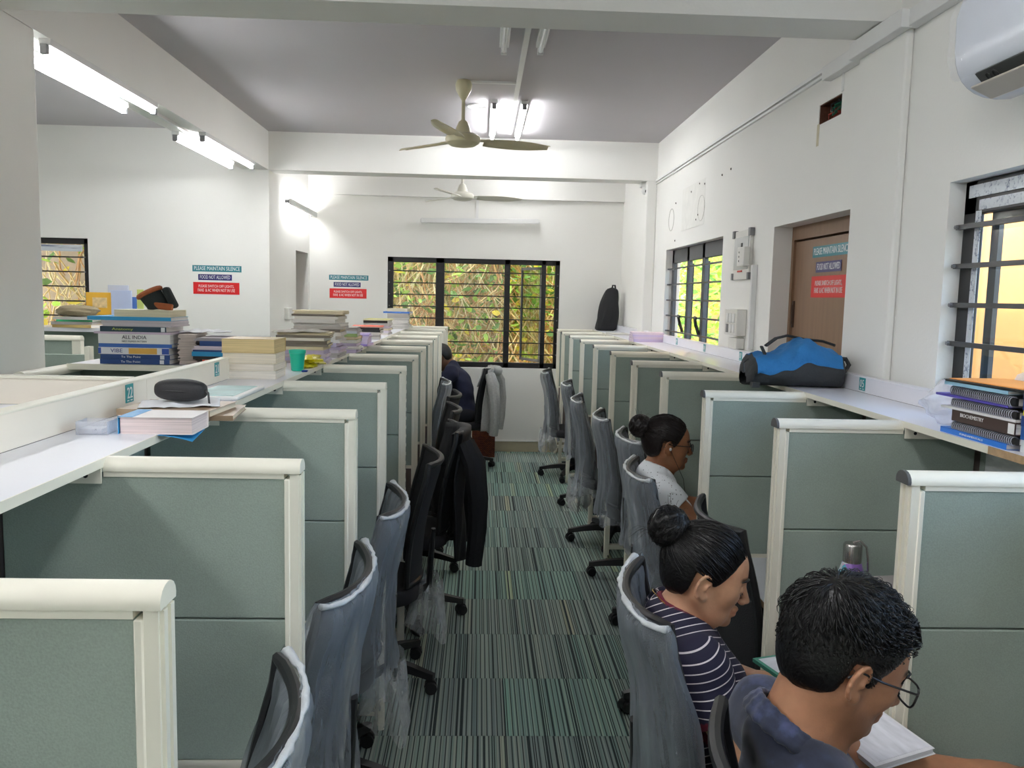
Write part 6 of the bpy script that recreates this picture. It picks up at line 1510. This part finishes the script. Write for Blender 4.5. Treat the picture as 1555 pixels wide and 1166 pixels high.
def bpt(u, v):
    w_ = 0.08+0.86*v; lo = 0.52+0.24*(1-v)*0.30-0.03; p = Vector(bp2((lo*1.0+(0.985-lo)*u-0.5) % 1.0 if False else 0.03+0.0+0.485*u, w_)); return (p.x, p.y*1.02, p.z+0.004)
def bptop(u, v):
    # blue upper panel: from high on the near side over the top
    vv = 0.07+0.86*v; a0 = -PI+0.10+0.50*v*0.0; ua = (PI*(1.06-0.10*v)-(PI*1.0-0.10)*u+0.02*math.sin(19*v))/(2*PI); p = Vector(bp2(ua, vv))
    c = Vector((p.x, 0, 0.075)); q = c+(p-c)*1.03; return (q.x, q.y, q.z+0.002)
MB().grid(bptop, 24, 26).build('blue_panel', BLU, t, smooth=True, angle=180)
MB().tube([(-0.125, -0.05, 0.165), (-0.08, -0.03, 0.195), (-0.02, 0.02, 0.205), (0.06, 0.04, 0.19), (0.13, 0.03, 0.185), (0.17, 0.0, 0.17)], 0.011, 8, flat=0.5).build('shoulder_strap', BKD, t, smooth=True)
MB().tube([(0.155, -0.05, 0.120), (0.198, -0.055, 0.118), (0.212, -0.055, 0.095), (0.200, -0.05, 0.070), (0.165, -0.045, 0.06)], 0.009, 8).build('grab_handle', BKD, t, smooth=True)
MB().obox((-0.145, -0.085, 0.148), (0.012, 0.05, 0.006), (0.6, 0.15, 0.2)).build('logo_tab', BKD, t)
MB().tube([(-0.20, -0.07, 0.11), (-0.222, -0.085, 0.095), (-0.218, -0.09, 0.06)], 0.004, 6).build('zip_pull', BLK, t)
MB().box(-0.19, -0.12, 0, -0.16, -0.08, 0.02).build('strap_end', BKD, t)
# polythene bag behind the notebooks
POLY = mat_film('white_polythene', (240, 238, 242), 0.45, 0.25, 10.0, 0.5, 0.35)
t = lump('polythene_bag', 'crumpled white polythene bag beyond the spiral notebooks', 'bag', (1.375, 2.315, ZS), (0.085, 0.10, 0.062), POLY, 23, 0.1, 0.20)
t = lump('polythene_bag', 'puffed white polythene bag standing behind the orange clipboard', 'bag', (1.456, 2.02, ZS), (0.024, 0.145, 0.108), POLY, 25, 0.1, 0.16)
# spiral notebooks, spines to the aisle
g = 'notebooks on the near right shelf'; z = ZS; XN, YN = 1.345, 2.05
DK = (38, 38, 46)
for L, W, T, cov, pg, kind, what, dy, dr, txt in (
    (0.285, 0.165, 0.014, (38, 120, 214), WHT, 'soft', 'blue paperback at the bottom of the notebook stack', 0.0, 0.0, [('FUNDAMENTALS', -0.0, 0.35, 0.35, 0.5)]),
    (0.27, 0.16, 0.016, (60, 60, 70), WHT, 'spiral', 'spiral notebook lowest in the notebook stack', -0.03, 0.0, None),
    (0.255, 0.16, 0.030, (66, 46, 40), WHT, 'hard', 'brown Biochemistry textbook in the notebook stack', -0.035, 0.02, [('BIOCHEMISTRY', -0.16, 0.38, 0.32, 0.62)]),
    (0.29, 0.17, 0.006, (236, 236, 236), WHT, 'soft', 'white folder above the brown Biochemistry textbook', -0.01, 0.06, None),
    (0.26, 0.16, 0.017, DK, WHT, 'spiral', 'dark spiral notebook in the middle of the notebook stack', -0.02, 0.03, None),
    (0.29, 0.17, 0.006, (80, 70, 170), WHT, 'soft', 'purple and blue folder in the notebook stack', 0.02, 0.05, None),
    (0.27, 0.16, 0.019, DK, WHT, 'spiral', 'dark spiral notebook high in the notebook stack', -0.015, 0.0, None),
    (0.25, 0.18, 0.009, (150, 196, 220), WHT, 'soft', 'light blue pad under the orange clipboard', -0.005, 0.05, None)):
    tx = [(a, b, c, d, e) for a, b, c, d, e in (txt or [])]
    bk = book(what, L, W, T, (XN, YN+dy, z), -PI/2+dr, cov, pg, kind, g, tx, None, [(0.40, 0.49, (236, 236, 236))] if 'brown' in what and kind == 'hard' else None, 'notebook' if kind == 'spiral' else 'book', 'spiral_notebook' if kind == 'spiral' else 'book'); z += T+0.0008+(0.006 if kind == 'spiral' else 0)
t = thing('clipboard', 'orange board with black edge on top of the notebook stack', 'clipboard', (XN-0.005, YN-0.03, z), -PI/2+0.08)
MB().box(-0.145, -0.085, 0, 0.145, 0.085, 0.006).build('black_edge', BLK, t, bevel=0.002); MB().box(-0.140, -0.075, 0.006, 0.140, 0.085, 0.008).build('orange_face', mat('orange_board', (238, 154, 74), 0.5), t)
z = ZS; g = 'navy books at the frame edge'
for i, (T, c) in enumerate(((0.030, (230, 232, 236)), (0.032, (44, 92, 160)), (0.024, (36, 66, 130)), (0.012, (236, 226, 60)), (0.030, (34, 60, 130)), (0.014, (90, 90, 120)), (0.012, (60, 50, 130)))):
    nm = ('white book', 'mid blue book', 'navy book', 'yellow pad', 'dark navy book', 'slate notebook', 'indigo pad')[i]
    book('%s in the stack at right end of the near shelf' % nm, 0.24, 0.19, T, (1.375, 1.765, z), -PI/2+0.03*(i % 3-1), c, WHT, 'soft', g); z += T+0.0004
o = MB().box(SPR-0.0015, 1.90, 1.14, SPR-0.0005, 2.335, 1.335).build('pinned_page', mat('printed_page', (214, 216, 214), 0.7, var=0.12, scale=90, stretch=(1, 0.3, 1))); tag(o, 'printed page pinned below the near right shelf', 'paper')

# (h) desk things ---------------------------------------------------------------
t = thing('water_bottle', 'steel water bottle with pink rose print and steel cap', 'bottle', (1.085, 2.285, DESK+0.0005)); t.scale = (1.12, 1.12, 1.14)
ROSE, nt, b, out = new_mat('rose_print'); tc = N(nt, 'ShaderNodeTexCoord'); vo = N(nt, 'ShaderNodeTexVoronoi', i_Scale=38.0); nt.links.new(tc.outputs['Object'], vo.inputs['Vector'])
cr = N(nt, 'ShaderNodeValToRGB'); cr.color_ramp.interpolation = 'CONSTANT'; el = cr.color_ramp.elements
for i, (p_, c_) in enumerate(((0, (226, 110, 180)), (0.25, (240, 190, 220)), (0.42, (150, 110, 190)), (0.60, (226, 232, 240)), (0.78, (90, 170, 190)))):
    e = el[i] if i < 2 else el.new(p_); e.position = p_; e.color = s2l(c_)+(1,)
sp_ = N(nt, 'ShaderNodeSeparateColor'); nt.links.new(vo.outputs['Color'], sp_.inputs[0]); nt.links.new(sp_.outputs[0], cr.inputs[0]); nt.links.new(cr.outputs[0], b.inputs['Base Color']); b.inputs['Roughness'].default_value = 0.3
MB().lathe([(0.030, 0), (0.034, 0.004), (0.035, 0.15), (0.033, 0.185), (0.024, 0.215), (0.021, 0.222)], 24).build('bottle_body', ROSE, t, smooth=True)
MB().lathe([(0.023, 0.218), (0.0235, 0.222), (0.0235, 0.262), (0.021, 0.266), (0.008, 0.267)], 24).build('bottle_cap', mat('steel', (190, 186, 182), 0.25, 0.9), t, smooth=True)
MB().tube([(0.0, 0, 0.268), (0.012, -0.012, 0.276), (0.026, -0.02, 0.262), (0.030, -0.022, 0.235), (0.034, -0.02, 0.20)], 0.0028, 6).build('chain', mat('steel', (190, 186, 182), 0.25, 0.9), t, smooth=True)
t = thing('box_file', 'grey box file standing on the desk behind the man', 'file', (1.13, 2.08, DESK+0.0005), 0.15)
MB().box(-0.03, -0.10, 0, 0.09, 0.10, 0.245).build('file_body', mat('file_grey', (160, 154, 150), 0.6), t, bevel=0.004)
t = book('white writing pad held up before the man in blue', 0.19, 0.13, 0.012, (0.822, 1.575, DESK+0.105), 0, (232, 232, 238), (238, 238, 244), 'soft'); t.rotation_euler = (0.20, -0.05, -PI/2+0.15); MB().box(-0.085, -0.055, 0.0120, 0.085, 0.06, 0.0126).build('written_page', mat('written_page2', (228, 229, 238), 0.8, var=0.18, scale=70, stretch=(0.2, 1, 1)), t)
t = book('green edged notebook with handwriting before the striped woman', 0.21, 0.16, 0.010, (0.868, 2.065, DESK+0.012), -PI/2+0.3, (70, 150, 130), (236, 238, 244), 'soft'); MB().box(-0.095, -0.07, 0.0100, 0.095, 0.07, 0.0106).build('written_page', mat('written_page', (226, 228, 238), 0.8, var=0.18, scale=70, stretch=(1, 0.2, 1)), t)
book('white bundle of papers on the third left desk', 0.16, 0.22, 0.05, (-0.55, 3.45, DESK+0.0005), 0.2, (0, 0, 0), (236, 236, 236), 'sheaf')
t = thing('water_bottle', 'small blue bottle on the far left desk by the person in navy', 'bottle', (-0.475, 7.90, DESK+0.0005)); MB().lathe([(0.03, 0), (0.032, 0.01), (0.032, 0.16), (0.016, 0.19), (0.016, 0.215)], 16).build('bottle_body', mat('blue_bottle', (20, 120, 190), 0.3), t, smooth=True); MB().lathe([(0.018, 0.213), (0.018, 0.235), (0.01, 0.238)], 12).build('bottle_cap', PLW, t, smooth=True)
# (i) clothes on chairs, basket -----------------------------------------------
def drape(name, label, cat, loc, rz, m, zf, zbk, wt, wb, seed, sleeves=True, hood=False):
    t = thing(name, label, cat, loc, rz); r = random.Random(seed); ph = [r.uniform(0, 6.28) for _ in range(6)]
    def f(u, v):
        s_ = u*2-1; L1, L2 = 1.04-zf, 1.04-zbk; q = v*(L1+L2); w = min(1, max(0, 0.96))
        if q < L1: z = zf+q; side = 1
        else: z = 1.04-(q-L1); side = -1
        k = (1.04-z); hw = wt+(wb-wt)*min(1, k/0.6); p = back_pt(max(-1, min(1, s_)), max(0, min(1, (z-ZB0)/(ZT-ZB0))))
        x = p.x*1.0+(0.030 if side > 0 else -0.028-0.05*min(1, k/0.5))+0.012*math.sin(s_*9+ph[0]+k*4)*min(1, k*4)*side+0.008*math.sin(s_*19+ph[1]-6*k)*min(1, k*3)
        zz = z+0.02*math.sin(s_*5+ph[2])*min(1, k*2)+(0.012 if k < 0.03 else 0)-0.03*(abs(s_)**3)*(k < 0.2)*(1-k*5)*0.5
        return (x, s_*hw, zz)
    o = MB().grid(f, 36, 44).build('fabric', m, t, smooth=True, angle=180); so = o.modifiers.new('t', 'SOLIDIFY'); so.thickness = 0.006
    if sleeves:
        for s_ in (-1, 1):
            pts = [(-0.30, s_*wt*0.95, 0.98), (-0.345, s_*(wt+0.03), 0.88), (-0.365, s_*(wt+0.035), 0.70), (-0.365, s_*(wt+0.02), 0.52), (-0.35, s_*(wt+0.01), zbk-0.02)]
            MB().tube(pts, [0.05, 0.06, 0.055, 0.05, 0.045], 10).build('sleeve', m, t, smooth=True)
    if hood: MB().tube([(-0.30, -0.12, 1.02), (-0.35, -0.05, 1.0), (-0.36, 0.04, 1.0), (-0.31, 0.12, 1.02)], [0.03, 0.05, 0.05, 0.03], 10).build('hood', m, t, smooth=True)
    return t
drape('jacket', 'black jacket hung over the back of an office chair', 'jacket', (-0.385, 4.40, 0), PI+0.12, mat('black_jacket', (16, 18, 24), 0.75, var=0.15, bump=0.25, bscale=40), 0.80, 0.36, 0.21, 0.30, 4)
drape('hooded_jacket', 'light grey hooded jacket hung over the far office chair', 'jacket', (-0.165, 8.32, 0), PI-0.15, mat('grey_marl', (168, 168, 164), 0.95, var=0.12, scale=60, bump=0.3, bscale=120), 0.85, 0.40, 0.20, 0.25, 6, True, True)
t = thing('patterned_bag', 'red brown patterned paper bag on the floor beneath the far window', 'bag', (0.06, 8.95, 0.0))
PT, nt, b, out = new_mat('ethnic_pattern'); tc = N(nt, 'ShaderNodeTexCoord'); br = N(nt, 'ShaderNodeTexBrick', i_Scale=22.0); nt.links.new(tc.outputs['Object'], br.inputs['Vector']); mp = N(nt, 'ShaderNodeMapping'); mp.inputs['Rotation'].default_value = (PI/2, 0, 0); nt.links.new(tc.outputs['Object'], mp.inputs[0]); nt.links.new(mp.outputs[0], br.inputs['Vector'])
br.inputs['Color1'].default_value = s2l((150, 76, 40))+(1,); br.inputs['Color2'].default_value = s2l((110, 50, 34))+(1,); br.inputs['Mortar'].default_value = s2l((50, 30, 26))+(1,); br.inputs['Mortar Size'].default_value = 0.05; nt.links.new(br.outputs[0], b.inputs['Base Color']); b.inputs['Roughness'].default_value = 0.8
MB().box(-0.125, -0.07, 0.0, 0.125, -0.066, 0.31).box(-0.125, 0.066, 0.0, 0.125, 0.07, 0.31).box(-0.125, -0.066, 0.0, -0.121, 0.066, 0.31).box(0.121, -0.066, 0.0, 0.125, 0.066, 0.31).box(-0.121, -0.066, 0.0, 0.121, 0.066, 0.003).build('bag_body', PT, t)
for yy in (-0.068, 0.068): MB().tube([(-0.05, yy, 0.31), (-0.04, yy, 0.37), (0.04, yy, 0.37), (0.05, yy, 0.31)], 0.004, 6).build('bag_handle', BRN, t, smooth=True)
